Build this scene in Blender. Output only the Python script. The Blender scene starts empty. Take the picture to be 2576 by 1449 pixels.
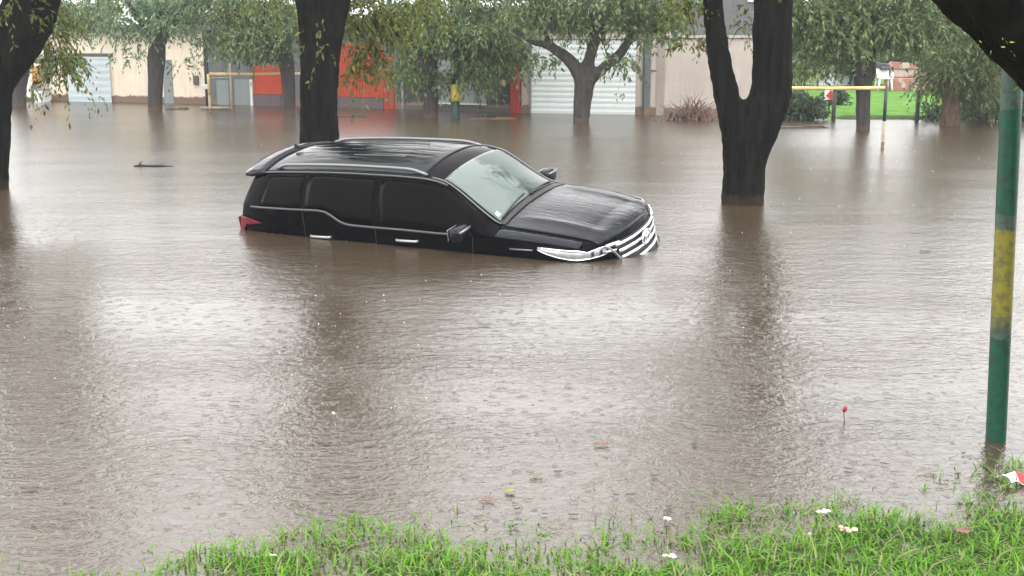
import bpy, math, random
import numpy as np
from mathutils import Vector, Matrix, noise
S = bpy.context.scene
COL = S.collection
random.seed(7); RNG = np.random.default_rng(11)
R = math.radians

# ------------------------------------------------------------------ camera
F_PX, YH, H = 3000.0, 85.0, 2.241          # focal length and horizon in a 2576x1449 frame, eye height over the water
CX, CY = 1288.0, 724.5
PITCH = math.atan((CY - YH) / F_PX)
cam = bpy.data.cameras.new('camera'); cam_o = bpy.data.objects.new('camera', cam); COL.objects.link(cam_o)
cam.sensor_width = 36; cam.lens = 36 * F_PX / 2576; cam.clip_end = 600; cam.clip_start = .05
cam_o.location = (0, 0, H); cam_o.rotation_euler = (math.pi / 2 - PITCH, 0, 0)
S.camera = cam_o
# ------------------------------------------------------------------ world, sun, exposure
SUN_EL, SUN_ROT = R(60), R(155)
w = bpy.data.worlds.new('World'); S.world = w; w.use_nodes = True
nt = w.node_tree; nt.nodes.clear()
sky = nt.nodes.new('ShaderNodeTexSky'); sky.sky_type = 'NISHITA'; sky.sun_disc = False
sky.sun_elevation = SUN_EL; sky.sun_rotation = SUN_ROT; sky.dust_density = 8; sky.air_density = 1.0
hs = nt.nodes.new('ShaderNodeHueSaturation'); hs.inputs['Saturation'].default_value = .12
bg = nt.nodes.new('ShaderNodeBackground'); bg.inputs['Strength'].default_value = .15
wo = nt.nodes.new('ShaderNodeOutputWorld')
nt.links.new(sky.outputs[0], hs.inputs['Color']); gm = nt.nodes.new('ShaderNodeGamma'); gm.inputs['Gamma'].default_value = .07   # cloud evens the sky out
sc_ = nt.nodes.new('ShaderNodeVectorMath'); sc_.operation = 'SCALE'; sc_.inputs['Scale'].default_value = 5.6
nt.links.new(hs.outputs[0], gm.inputs['Color']); nt.links.new(gm.outputs[0], sc_.inputs[0]); nt.links.new(sc_.outputs[0], bg.inputs['Color']); nt.links.new(bg.outputs[0], wo.inputs['Surface'])
sl = bpy.data.lights.new('sun', 'SUN'); sl.energy = .5; sl.angle = R(25); sl.color = (1, .98, .95)
so = bpy.data.objects.new('sun', sl); COL.objects.link(so)
so.rotation_euler = (-(math.pi / 2 - SUN_EL), 0, -SUN_ROT)
S.view_settings.view_transform = 'Standard'; S.view_settings.look = 'None'
S.view_settings.exposure = 1.74; S.view_settings.gamma = 1

# ------------------------------------------------------------------ photo geometry helpers
def ray(px, py):
    a = (px - CX) / F_PX; b = -(py - CY) / F_PX
    c, s = math.cos(PITCH), math.sin(PITCH)
    return Vector((a, c + b * s, -s + b * c))
def W(px, py, z=0.0):
    d = ray(px, py); t = (z - H) / d.z
    return Vector((d.x * t, d.y * t, z))
def WD(px, py, Y):
    d = ray(px, py); t = Y / d.y
    return Vector((d.x * t, Y, H + d.z * t))

# ------------------------------------------------------------------ object helpers
def tag(o, label=None, cat=None, group=None, kind=None):
    if label: o['label'] = label
    if cat: o['category'] = cat
    if group: o['group'] = group
    if kind: o['kind'] = kind
    return o
def empty(name, loc=(0, 0, 0), label=None, cat=None, group=None, rot=(0, 0, 0)):
    o = bpy.data.objects.new(name, None); COL.objects.link(o); o.location = loc; o.rotation_euler = rot
    o.empty_display_size = .2
    return tag(o, label, cat, group)
class MB:
    def __init__(s): s.v = []; s.f = []
    def add(s, vs, fs):
        n = len(s.v); s.v += [tuple(v) for v in vs]; s.f += [tuple(i + n for i in f) for f in fs]; return s
    def box(s, c, d, rz=0, M=None):
        x, y, z = [k / 2 for k in d]
        vs = [Vector((i, j, k)) for i in (-x, x) for j in (-y, y) for k in (-z, z)]
        m = Matrix.Rotation(rz, 3, 'Z') if M is None else M
        vs = [m @ v + Vector(c) for v in vs]
        return s.add(vs, [(0, 1, 3, 2), (4, 6, 7, 5), (0, 4, 5, 1), (2, 3, 7, 6), (0, 2, 6, 4), (1, 5, 7, 3)])
    def tube(s, pts, rad, n=8, flat=None, cap=True):
        pts = [Vector(p) for p in pts]
        if not hasattr(rad, '__len__'): rad = [rad] * len(pts)
        vs = []; up = None
        for i, p in enumerate(pts):
            t = (pts[min(i + 1, len(pts) - 1)] - pts[max(i - 1, 0)]).normalized()
            if up is None: up = Vector((0, 0, 1)) if abs(t.z) < .9 else Vector((0, 1, 0))
            a = t.cross(up).normalized(); b = a.cross(t).normalized(); up = b
            for k in range(n):
                th = 2 * math.pi * k / n
                vs.append(p + a * (math.cos(th) * rad[i]) + b * (math.sin(th) * rad[i] * (flat or 1)))
        fs = [(i * n + k, i * n + (k + 1) % n, (i + 1) * n + (k + 1) % n, (i + 1) * n + k) for i in range(len(pts) - 1) for k in range(n)]
        if cap: fs += [tuple(range(n))[::-1], tuple((len(pts) - 1) * n + k for k in range(n))]
        return s.add(vs, fs)
    def build(s, name, m, parent=None, smooth=False, bevel=0):
        me = bpy.data.meshes.new(name); me.from_pydata([tuple(v) for v in s.v], [], s.f); me.update()
        if smooth: me.polygons.foreach_set('use_smooth', [True] * len(me.polygons))
        me.materials.append(m)
        o = bpy.data.objects.new(name, me); COL.objects.link(o)
        if parent: o.parent = parent
        if bevel:
            b = o.modifiers.new('bevel', 'BEVEL'); b.width = bevel; b.segments = 2; b.limit_method = 'ANGLE'
        return o
def grid_mesh(name, P, m, parent=None, solid=0, smooth=True, flip=False):
    """P: list of rows of points"""
    b = MB(); nr, nc = len(P), len(P[0])
    fs = []
    for i in range(nr - 1):
        for j in range(nc - 1):
            f = (i * nc + j, i * nc + j + 1, (i + 1) * nc + j + 1, (i + 1) * nc + j)
            fs.append(f[::-1] if flip else f)
    b.add([p for r in P for p in r], fs)
    o = b.build(name, m, parent, smooth)
    if solid:
        s = o.modifiers.new('solid', 'SOLIDIFY'); s.thickness = solid; s.offset = 0
    return o
def np_mesh(name, verts, quads, m, parent=None):
    me = bpy.data.meshes.new(name)
    me.vertices.add(len(verts)); me.vertices.foreach_set('co', verts.astype(np.float32).ravel())
    n = len(quads); k = quads.shape[1]
    me.loops.add(n * k); me.loops.foreach_set('vertex_index', quads.astype(np.int32).ravel())
    me.polygons.add(n); me.polygons.foreach_set('loop_start', np.arange(0, n * k, k, dtype=np.int32))
    me.polygons.foreach_set('loop_total', np.full(n, k, dtype=np.int32))
    me.update(calc_edges=True); me.materials.append(m)
    o = bpy.data.objects.new(name, me); COL.objects.link(o)
    if parent: o.parent = parent
    return o

# ------------------------------------------------------------------ materials
def mat(name):
    m = bpy.data.materials.new(name); m.use_nodes = True
    t = m.node_tree; b = t.nodes['Principled BSDF']
    return m, t, b
def N(t, typ, **kw):
    n = t.nodes.new(typ)
    for k, v in kw.items():
        if k in n.inputs: n.inputs[k].default_value = v
        else: setattr(n, k, v)
    return n
def simple(name, col, rough=.5, metal=0, var=.12, scale=3.0, bump=0, coat=0, stretch=(1, 1, 1), bscale=None, spec=.5):
    m, t, b = mat(name)
    tc = N(t, 'ShaderNodeTexCoord'); mp = N(t, 'ShaderNodeMapping'); mp.inputs['Scale'].default_value = stretch
    t.links.new(tc.outputs['Object'], mp.inputs[0])
    no = N(t, 'ShaderNodeTexNoise', Scale=scale, Detail=6, Roughness=.6); t.links.new(mp.outputs[0], no.inputs['Vector'])
    cr = N(t, 'ShaderNodeValToRGB'); e = cr.color_ramp.elements
    e[0].position = .3; e[1].position = .7
    e[0].color = [max(0, c * (1 - var)) for c in col] + [1]; e[1].color = [min(1, c * (1 + var)) for c in col] + [1]
    t.links.new(no.outputs[0], cr.inputs[0]); t.links.new(cr.outputs[0], b.inputs['Base Color'])
    b.inputs['Roughness'].default_value = rough; b.inputs['Metallic'].default_value = metal
    b.inputs['Coat Weight'].default_value = coat; b.inputs['Coat Roughness'].default_value = .03
    b.inputs['Specular IOR Level'].default_value = spec
    if bump:
        n2 = N(t, 'ShaderNodeTexNoise', Scale=bscale or scale * 4, Detail=5); t.links.new(mp.outputs[0], n2.inputs['Vector'])
        bp = N(t, 'ShaderNodeBump', Strength=1.0, Distance=bump); t.links.new(n2.outputs[0], bp.inputs['Height']); t.links.new(bp.outputs[0], b.inputs['Normal'])
    return m
def tide(m, mud=(.05, .034, .024), h=.13):
    """a muddy splash line left by the flood, with its own ragged edge"""
    t = m.node_tree; L = t.links.new; b = t.nodes['Principled BSDF']; src = b.inputs['Base Color'].links[0].from_socket
    tc = N(t, 'ShaderNodeTexCoord'); sp = N(t, 'ShaderNodeSeparateXYZ'); L(tc.outputs['Object'], sp.inputs[0])
    no = N(t, 'ShaderNodeTexNoise', Scale=6, Detail=5, Roughness=.7); L(tc.outputs['Object'], no.inputs['Vector'])
    a = N(t, 'ShaderNodeMath', operation='MULTIPLY_ADD'); L(no.outputs[0], a.inputs[0]); a.inputs[1].default_value = -.30; L(sp.outputs['Z'], a.inputs[2])
    mr = N(t, 'ShaderNodeMapRange'); mr.inputs['From Min'].default_value = h - .17; mr.inputs['From Max'].default_value = h - .13; L(a.outputs[0], mr.inputs['Value'])
    mx = N(t, 'ShaderNodeMix', data_type='RGBA'); L(mr.outputs[0], mx.inputs[0]); mx.inputs[6].default_value = mud + (1,); L(src, mx.inputs[7]); L(mx.outputs[2], b.inputs['Base Color'])
    return m
def leafmat(name, cols, transl=.35):
    m, t, b = mat(name)
    g = N(t, 'ShaderNodeNewGeometry'); cr = N(t, 'ShaderNodeValToRGB'); e = cr.color_ramp.elements
    e[0].color = cols[0] + (1,); e[1].color = cols[-1] + (1,)
    for i, c in enumerate(cols[1:-1]):
        x = e.new((i + 1) / (len(cols) - 1)); x.color = c + (1,)
    t.links.new(g.outputs['Random Per Island'], cr.inputs[0]); t.links.new(cr.outputs[0], b.inputs['Base Color'])
    b.inputs['Roughness'].default_value = .5; b.inputs['Specular IOR Level'].default_value = .25
    tr = N(t, 'ShaderNodeBsdfTranslucent'); t.links.new(cr.outputs[0], tr.inputs[0])
    mx = N(t, 'ShaderNodeMixShader'); mx.inputs[0].default_value = transl
    t.links.new(b.outputs[0], mx.inputs[1]); t.links.new(tr.outputs[0], mx.inputs[2])
    t.links.new(mx.outputs[0], t.nodes['Material Output'].inputs['Surface'])
    return m

M_bark = simple('wet_bark', (.0075, .0078, .007), rough=.9, var=.75, scale=2.5, bump=.03, stretch=(5, 5, .7), bscale=5, spec=.06)
M_bark_far = simple('grey_bark', (.055, .05, .048), rough=.9, var=.35, scale=2.5, bump=.02, stretch=(5, 5, 1), bscale=5, spec=.2)
M_bark_brown = simple('brown_bark', (.13, .085, .06), rough=.9, var=.5, scale=4, bump=.02, stretch=(5, 5, 1), bscale=5, spec=.2)
tide(M_bark, (.030, .020, .014)); tide(M_bark_far, (.09, .065, .05))
L_far = leafmat('far_leaves', [(.06, .095, .035), (.12, .17, .065), (.21, .28, .12), (.09, .13, .055)])
L_pale = leafmat('pale_leaves', [(.08, .13, .06), (.16, .25, .13), (.28, .38, .22)])
L_near = leafmat('near_leaves', [(.03, .05, .01), (.10, .14, .03), (.20, .24, .07), (.06, .08, .015), (.26, .19, .05)])
L_back = leafmat('background_leaves', [(.035, .055, .03), (.07, .10, .05), (.11, .15, .08)])
L_bright = leafmat('bright_leaves', [(.10, .17, .02), (.25, .36, .04), (.38, .46, .06)])
L_shrub = leafmat('shrub_leaves', [(.03, .05, .03), (.07, .10, .06), (.12, .17, .10)])

# water: muddy body, rain dimpled surface
def water_mat():
    m, t, b = mat('flood_water')
    tc = N(t, 'ShaderNodeTexCoord'); L = t.links.new
    no = N(t, 'ShaderNodeTexNoise', Scale=.25, Detail=4); L(tc.outputs['Object'], no.inputs['Vector'])
    cr = N(t, 'ShaderNodeValToRGB'); e = cr.color_ramp.elements
    e[0].color = (.047, .033, .0205, 1); e[1].color = (.060, .043, .028, 1); L(no.outputs[0], cr.inputs[0]); L(cr.outputs[0], b.inputs['Base Color'])
    b.inputs['IOR'].default_value = 1.68; b.inputs['Roughness'].default_value = .16
    def mapped(sc, rot=0):
        mp = N(t, 'ShaderNodeMapping'); mp.inputs['Scale'].default_value = sc; mp.inputs['Rotation'].default_value = (0, 0, rot)
        L(tc.outputs['Object'], mp.inputs[0]); return mp.outputs[0]
    def mul(a, k):
        n = N(t, 'ShaderNodeMath', operation='MULTIPLY'); L(a, n.inputs[0])
        if isinstance(k, float): n.inputs[1].default_value = k
        else: L(k, n.inputs[1])
        return n.outputs[0]
    def add(a, c):
        n = N(t, 'ShaderNodeMath', operation='ADD'); L(a, n.inputs[0]); L(c, n.inputs[1]); return n.outputs[0]
    # short ripples, crests mostly across the view
    n1 = N(t, 'ShaderNodeTexNoise', Scale=7.0, Detail=4, Roughness=.55, Distortion=.6); L(mapped((1, 1.5, 1), .1), n1.inputs['Vector'])
    n2 = N(t, 'ShaderNodeTexNoise', Scale=22.0, Detail=3, Roughness=.5, Distortion=.8); L(mapped((1, 1.3, 1), -.3), n2.inputs['Vector'])
    n3 = N(t, 'ShaderNodeTexNoise', Scale=1.3, Detail=2); L(mapped((1, 2.2, 1), .15), n3.inputs['Vector'])
    h = add(add(mul(n1.outputs[0], .0062), mul(n2.outputs[0], .0029)), mul(n3.outputs[0], .004))
    # patches where the wind roughens it
    npz = N(t, 'ShaderNodeTexNoise', Scale=.35, Detail=3); L(mapped((.35, 1.7, 1)), npz.inputs['Vector'])
    mr = N(t, 'ShaderNodeMapRange'); mr.inputs['From Min'].default_value = .35; mr.inputs['From Max'].default_value = .65
    mr.inputs['To Min'].default_value = .5; mr.inputs['To Max'].default_value = 1.7; L(npz.outputs[0], mr.inputs['Value'])
    h = mul(h, mr.outputs[0])
    # the water is livelier near the open bank and calmer among the houses
    sy = N(t, 'ShaderNodeSeparateXYZ'); L(tc.outputs['Object'], sy.inputs[0])
    my = N(t, 'ShaderNodeMapRange'); my.inputs['From Min'].default_value = 7; my.inputs['From Max'].default_value = 19
    my.inputs['To Min'].default_value = 1.35; my.inputs['To Max'].default_value = .8; L(sy.outputs['Y'], my.inputs['Value'])
    calm = my.outputs[0]; h = mul(h, calm)
    rg = N(t, 'ShaderNodeMapRange'); rg.inputs['From Min'].default_value = 9; rg.inputs['From Max'].default_value = 20
    rg.inputs['To Min'].default_value = .15; rg.inputs['To Max'].default_value = .23; L(sy.outputs['Y'], rg.inputs['Value']); L(rg.outputs[0], b.inputs['Roughness'])
    # rings around raindrops
    for sc, amp, off in ((4.3, .0009, 0), (7.5, .0008, 3.7)):
        mp = N(t, 'ShaderNodeMapping'); mp.inputs['Location'].default_value = (off, off * .7, 0); L(tc.outputs['Object'], mp.inputs[0])
        vo = N(t, 'ShaderNodeTexVoronoi', voronoi_dimensions='2D', Scale=sc, Randomness=1.0); L(mp.outputs[0], vo.inputs['Vector'])
        wn = N(t, 'ShaderNodeTexWhiteNoise', noise_dimensions='3D'); L(vo.outputs['Position'], wn.inputs['Vector'])
        d = vo.outputs['Distance']
        rad = mul(wn.outputs['Value'], .42)                       # ring radius
        df = N(t, 'ShaderNodeMath', operation='SUBTRACT'); L(d, df.inputs[0]); L(rad, df.inputs[1])
        k = mul(df.outputs[0], 70.0)
        cs = N(t, 'ShaderNodeMath', operation='COSINE'); L(k, cs.inputs[0])
        sq = N(t, 'ShaderNodeMath', operation='POWER'); ab = N(t, 'ShaderNodeMath', operation='ABSOLUTE'); L(df.outputs[0], ab.inputs[0])
        ex = mul(ab.outputs[0], -16.0); exn = N(t, 'ShaderNodeMath', operation='EXPONENT'); L(ex, exn.inputs[0])
        fade = N(t, 'ShaderNodeMath', operation='SUBTRACT'); fade.inputs[0].default_value = 1.0; L(wn.outputs['Value'], fade.inputs[1])
        h = add(h, mul(mul(mul(mul(cs.outputs[0], exn.outputs[0]), fade.outputs[0]), amp), calm))
        t.nodes.remove(sq)
    bp = N(t, 'ShaderNodeBump', Strength=1.0, Distance=1.0); L(h, bp.inputs['Height']); L(bp.outputs[0], b.inputs['Normal'])
    return m
M_water = water_mat()

# ------------------------------------------------------------------ setting: ground, water, lawn
shore_px = [(-900, 1720), (330, 1449), (730, 1335), (830, 1322), (1100, 1350), (1500, 1345), (1750, 1310), (2000, 1290), (2300, 1262), (2576, 1215), (3300, 1100)]
shore = [W(*p) for p in shore_px]
SX = [p.x for p in shore]; SY = [p.y for p in shore]
def gz(x, y):
    d = float(np.interp(x, SX, SY)) - y - .40 + .24 * noise.noise(Vector((x * 1.7, y * 1.7, 0)))
    if d > 0: z = .042 * d + .033 * d * d if d < 4 else .7 + (d - 4) * .08
    else: z = max(-1.05, .07 * d - .012 * d * d)
    z += .026 * noise.noise(Vector((x * 3.2, y * 3.2, 3))) + .012 * noise.noise(Vector((x * 11, y * 11, 5)))
    if y > 31.2 and x > 7.0:
        k = min(1, (y - 31.2) / 1.0) * min(1, (x - 7.0) / 1.2)
        z = z * (1 - k) + k * (.05 + (y - 31.2) * .015)
    return z
xs = [-140, -90, -60, -40, -28, -20, -14, -10] + [-8, -7, -6, -5] + [-4.4 + i * .065 for i in range(136)] + [5, 6, 7, 8] + [9, 10.5, 12, 14, 17, 20, 24, 28, 40, 60, 90, 140]
ys = [-60, -30, -15, -8, -3, 0, 1, 2, 3] + [3.5 + i * .065 for i in range(70)] + [8.2 + i * .25 for i in range(12)] + [11.5, 13, 16, 20, 26, 29, 30.5, 31, 31.3, 31.7, 32.3, 33, 35, 38, 42, 46, 50, 60, 80, 120, 220]
M_soil = simple('soil', (.035, .062, .014), rough=.95, var=.5, scale=9, bump=.02)
g = grid_mesh('ground', [[(x, y, gz(x, y)) for x in xs] for y in ys], M_soil); tag(g, kind='structure')
wt = grid_mesh('water', [[(x, y, 0) for x in (-140, -20, 0, 20, 140)] for y in (-58, 5, 20, 60, 210)], M_water, smooth=False); tag(wt, kind='structure')
M_lawn = simple('lawn_grass', (.09, .20, .035), rough=.9, var=.3, scale=2.5, bump=.03, bscale=30, spec=.1)
ly = [31.6, 32, 33, 35, 38, 42, 46, 54]
lx = [8.0, 8.5, 9.3, 10, 11, 12.5, 14, 16, 18, 22, 30]
lw = grid_mesh('lawn', [[(x, y, gz(x, y) + .02 + (y > 31.7) * .03) for x in lx] for y in ly], M_lawn); tag(lw, kind='structure')

# ------------------------------------------------------------------ foliage
KS = .82
def clump_leaves(clumps):
    V = []
    for (c, r, nt_, ml, L, droop, ll) in clumps:
        r = [k * KS for k in r]; L = L * KS; ll = ll * .74; nt_ = int(nt_ * 1.2)
        u = RNG.normal(size=(nt_, 3)); u /= np.linalg.norm(u, axis=1)[:, None]
        rr = RNG.random(nt_) ** .45
        s = np.array(c) + u * rr[:, None] * np.array(r)
        d = u * .8 + RNG.normal(size=(nt_, 3)) * .5; d[:, 2] = d[:, 2] * .4 + .1; d /= np.linalg.norm(d, axis=1)[:, None]
        Lt = L * RNG.uniform(.5, 1.3, nt_)
        t = RNG.random((nt_, ml))
        P = s[:, None, :] + d[:, None, :] * (t * Lt[:, None])[:, :, None]
        P[:, :, 2] -= droop * (t ** 1.8) * Lt[:, None]
        T = d[:, None, :] * np.ones_like(t)[:, :, None]; T = T.copy(); T[:, :, 2] -= droop * 1.8 * t ** .8
        T /= np.linalg.norm(T, axis=2)[:, :, None]
        D = T + RNG.normal(size=P.shape) * .55; D[:, :, 2] -= .35 * droop; D /= np.linalg.norm(D, axis=2)[:, :, None]
        Q = RNG.normal(size=P.shape); Sd = np.cross(D, Q); Sd /= np.linalg.norm(Sd, axis=2)[:, :, None]
        l = ll * RNG.uniform(.6, 1.3, t.shape)[:, :, None]; wd = l * .17
        a = P; b_ = P + D * l * .45 + Sd * wd; c_ = P + D * l; d_ = P + D * l * .45 - Sd * wd
        V.append(np.stack([a, b_, c_, d_], 2).reshape(-1, 3))
    V = np.concatenate(V); Q = np.arange(len(V)).reshape(-1, 4)
    return V, Q
def twigs(b, clumps, frac=.12, r=.006):
    for (c, rd, n, ml, L, droop, ll) in clumps:
        rd = [k * KS for k in rd]; L = L * KS
        for i in range(int(n * frac)):
            u = RNG.normal(size=3); u /= np.linalg.norm(u); s = np.array(c) + u * RNG.random() ** .45 * np.array(rd)
            d = u * .8; d[2] = d[2] * .4 + .1
            pts = [s + d * t * L - np.array([0, 0, droop * t ** 1.8 * L]) for t in (0, .33, .66, 1)]
            b.tube(pts, [r, r * .8, r * .6, r * .3], 3, cap=False)
def crown(parent, clumps, m, name='crown', tw=0, tr=.008, bark=None):
    V, Q = clump_leaves(clumps); nl = len(Q)
    if tw:
        b = MB(); twigs(b, clumps, tw, tr)
        if b.v: Q = np.concatenate([Q, np.array(b.f) + len(V)]); V = np.concatenate([V, np.array(b.v)])
    off = np.array(parent.location) if parent else np.zeros(3)
    o = np_mesh(name, V - off, Q, m, parent)
    if tw:
        o.data.materials.append(bark); mi = np.zeros(len(Q), dtype=np.int32); mi[nl:] = 1; o.data.polygons.foreach_set('material_index', mi)
    return o
def trunk(parent, sweeps, m, remesh=.035, disp=.02, name='trunk'):
    b = MB(); off = parent.location
    for pts, rad in sweeps:
        # resample smoothly
        P = [Vector(p) - off for p in pts]; out = []; ro = []
        for i in range(len(P) - 1):
            p0, p1, p2, p3 = P[max(i - 1, 0)], P[i], P[i + 1], P[min(i + 2, len(P) - 1)]
            for k in range(5):
                t = k / 5
                out.append(.5 * ((2 * p1) + (p2 - p0) * t + (2 * p0 - 5 * p1 + 4 * p2 - p3) * t * t + (-p0 + 3 * p1 - 3 * p2 + p3) * t ** 3))
                ro.append(rad[i] * (1 - t) + rad[i + 1] * t)
        out.append(P[-1]); ro.append(rad[-1])
        b.tube(out, ro, 14 if remesh else 9)
    o = b.build(name, m, parent, smooth=True)
    if remesh:
        r = o.modifiers.new('remesh', 'REMESH'); r.mode = 'VOXEL'; r.voxel_size = remesh; r.use_smooth_shade = True
        sm = o.modifiers.new('smooth', 'SMOOTH'); sm.factor = .8; sm.iterations = 6
        tx = bpy.data.textures.get('bark_lumps') or bpy.data.textures.new('bark_lumps', 'CLOUDS'); tx.noise_scale = .14; tx.noise_depth = 3
        d = o.modifiers.new('disp', 'DISPLACE'); d.texture = tx; d.strength = disp * 2; d.mid_level = .5
    return o
def px_sweep(L, Y):
    """L: (px, py, halfwidth_px) in photo pixels at depth Y -> points and radii"""
    pts = [WD(a, b_, Y) for a, b_, c in L]; s = [(WD(a + c, b_, Y) - WD(a - c, b_, Y)).length / 2 for a, b_, c in L]
    return pts, s

def extend(pts, rad, ups):
    """continue a limb with world offsets"""
    p = pts[-1]
    for dx, dy, dz, r in ups:
        p = p + Vector((dx, dy, dz)); pts.append(p); rad.append(r)
    return pts, rad
def below(pts, rad, px, hw):
    return pts, rad
# --- the left forked tree
def near_tree(label, base_px, sweeps, ups, clumps, leafm=L_near):
    B = W(*base_px); Y = B.y
    t = empty('tree', (B.x, Y, 0), label, 'tree', 'big trees standing in the flood')
    sw = []
    for L, u in zip(sweeps, ups):
        pts, rad = px_sweep(L, Y)
        if L[0][1] >= base_px[1] - 2:
            pts.insert(0, pts[0] + Vector((0, 0, -1.1))); rad.insert(0, rad[0] * 1.1)
        sw.append(extend(pts, rad, u))
    trunk(t, sw, M_bark)
    cl = []
    for c in clumps:
        (a, b_, dz, dY, r, n, ml, L_, dr, ll) = c
        p = WD(a, b_, Y + dY) + Vector((0, 0, dz)); cl.append((p, r, n, ml, L_, dr, ll))
    crown(t, cl, leafm, tw=.10, bark=M_bark)
    return t
C3 = (1.5, 1.5, .9)
near_tree('black wet tree at the left edge, its trunk leaning out of the frame', (-32, 475),
    [[(-32, 475, 52), (-28, 380, 50), (-22, 280, 48), (-18, 200, 55), (40, 100, 66), (80, 0, 68)], [(-22, 280, 46), (-40, 180, 50), (-80, 80, 50), (-120, 0, 48)]],
    [[(.10, 0, .9, .36), (-.05, .1, 1.3, .28), (-.1, .2, 1.6, .16)], [(-.3, 0, .9, .26), (-.3, -.2, 1.4, .18)]],
    [(120, 60, 0, .6, (.30, .4, .45), 60, 13, .5, 1.2, .13), (150, 150, 0, .8, (.18, .3, .3), 40, 13, .55, 1.4, .13), (50, 20, 0, -.5, (.3, .3, .3), 14, 10, .4, 1.2, .13),
     (100, -300, 0, 0, (1.1, 1.3, 0.99), 117, 16, .8, .8, .16), (-100, -420, 0, -1, (1.2, 1.2, 1.1), 117, 16, .8, .8, .16), (-250, -250, 0, -1, (0.8, 0.96, 0.9), 72, 16, .8, .9, .16)])
near_tree('straight black tree trunk rising right behind the flooded car', (803, 452),
    [[(803, 452, 50), (803, 350, 50), (802, 250, 47), (806, 120, 52), (812, 0, 70)], [(806, 160, 42), (838, 0, 44)], [(806, 160, 40), (788, 0, 42)]],
    [[(0, 0, .5, .4)], [(.22, .1, 1.0, .27), (.25, .1, 1.3, .2), (.3, 0, 1.2, .12)], [(-.12, -.1, 1.0, .27), (-.2, .2, 1.4, .2), (-.3, 0, 1.4, .12)]],
    [(925, 40, 0, .6, (.33, .4, .42), 90, 14, .5, 1.2, .14), (925, 140, 0, .9, (.26, .35, .3), 60, 14, .45, 1.4, .13), (985, 60, 0, .7, (.35, .4, .4), 60, 14, .5, 1.1, .13), (800, 90, 0, -.6, (.25, .1, .5), 8, 6, .3, 1.2, .13), (1060, 20, 0, .8, (.4, .4, .25), 40, 12, .4, 1.0, .13),
     (680, -40, .0, .6, (.45, .4, .3), 50, 12, .5, 1.0, .13),
     (900, -330, 0, 0, (1.1, 1.3, 0.99), 117, 16, .8, .8, .16), (700, -420, 0, 0, (1.1, 1.3, 1.1), 117, 16, .8, .8, .16), (820, -620, 0, 0, (1, 1.2, 0.81), 72, 16, .8, .8, .16)])
near_tree('thick black forked tree standing in the water right of the car bonnet', (1868, 511),
    [[(1868, 511, 54), (1876, 400, 54), (1900, 325, 60), (1938, 240, 52), (1943, 150, 50), (1946, 0, 50)], [(1868, 511, 50), (1860, 400, 42), (1848, 325, 36), (1828, 240, 33), (1810, 150, 29), (1799, 70, 27), (1793, 0, 26)]],
    [[(.1, .1, 1.0, .32), (.35, .1, 1.2, .25), (.7, .2, 1.4, .14)], [(-.05, 0, .8, .16), (-.4, .1, 1.1, .13), (-.5, 0, 1.2, .07)]],
    [(1735, 110, 0, .4, (.18, .2, .12), 12, 9, .3, .6, .13), (1720, 30, 0, .6, (.3, .3, .2), 16, 10, .3, .8, .12), (1745, 10, 0, .2, (.35, .3, .15), 30, 12, .3, .8, .12), (1875, 60, 0, .5, (.1, .3, .3), 14, 10, .35, 1.2, .1),
     (2000, -330, 0, 0, (1.1, 1.3, 0.99), 108, 16, .8, .8, .16), (1720, -360, 0, 0, (1, 1.2, 0.99), 99, 16, .8, .8, .16), (1900, -600, 0, 0, (1, 1.2, 0.81), 72, 16, .8, .8, .16)])
# leaning limb that crosses the top right corner
tY = 5.7
t = empty('tree', (3.7, tY, 0), 'dark leaning tree limb crossing the top right corner above the green post', 'tree', 'big trees standing in the flood')
pts, rad = px_sweep([(3250, 1000, 190), (3080, 660, 180), (2900, 345, 165), (2668, 108, 140), (2548, 0, 134), (2428, -105, 126), (2300, -230, 100)], tY)
pts.insert(0, Vector((pts[0].x + .25, tY, -.8))); rad.insert(0, .5)
extend(pts, rad, [(-.5, .1, .7, .17), (-.5, .3, .9, .10)])
trunk(t, [(pts, rad)], M_bark, remesh=.03, disp=.03)
crown(t, [(WD(2590, 215, tY), (.06, .1, .03), 3, 5, .1, .6, .045), (WD(2500, 110, tY - .25), (.1, .03, .08), 4, 3, .1, .6, .035), (WD(2450, -750, tY), (1.2, 1.2, .5), 160, 14, .5, .6, .07), (WD(2750, -700, tY), (1.4, 1.4, .6), 160, 14, .5, .6, .07)], L_bright)

# --- far trees
def far_tree(label, base, trunk_px, limbs, clumps, m=L_far, bark=M_bark_far, group='street trees in the flooded road', dY=0, twig=.10, remesh=0):
    B = W(*base); Y = B.y + dY
    t = empty('tree', (B.x, Y, 0), label, 'tree', group)
    pts, rad = px_sweep(trunk_px, Y); pts.insert(0, pts[0] + Vector((0, 0, -1))); rad.insert(0, rad[0] * 1.05)
    sw = [(pts, rad)] + [px_sweep(l, Y) for l in limbs]
    trunk(t, sw, bark, remesh=remesh, disp=.015)
    cl = [(WD(c[0], c[1], Y + c[2]), c[3], c[4], c[5], c[6], c[7], c[8]) for c in clumps]
    crown(t, cl, m, tw=twig, tr=.012, bark=bark)
    return t
LL = .19
def row(x0, x1, y0, y1, n, rr=.5, tw=40, ml=13, L=.6, dr=.9, ll=LL, dy=1.0):
    out = []
    for i in range(n):
        out.append((x0 + (x1 - x0) * (i + RNG.random()) / n, RNG.uniform(y0, y1), RNG.uniform(-dy, dy), (rr * RNG.uniform(.8, 1.4), rr, rr * .6), tw, ml, L, dr, ll))
    return out
def top(x, y, r=1.6, n=170, dy=0): return (x, y + 60, dy, (r * .8, r, r * .3), n // 6, 12, .5, .6, .24)
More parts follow.
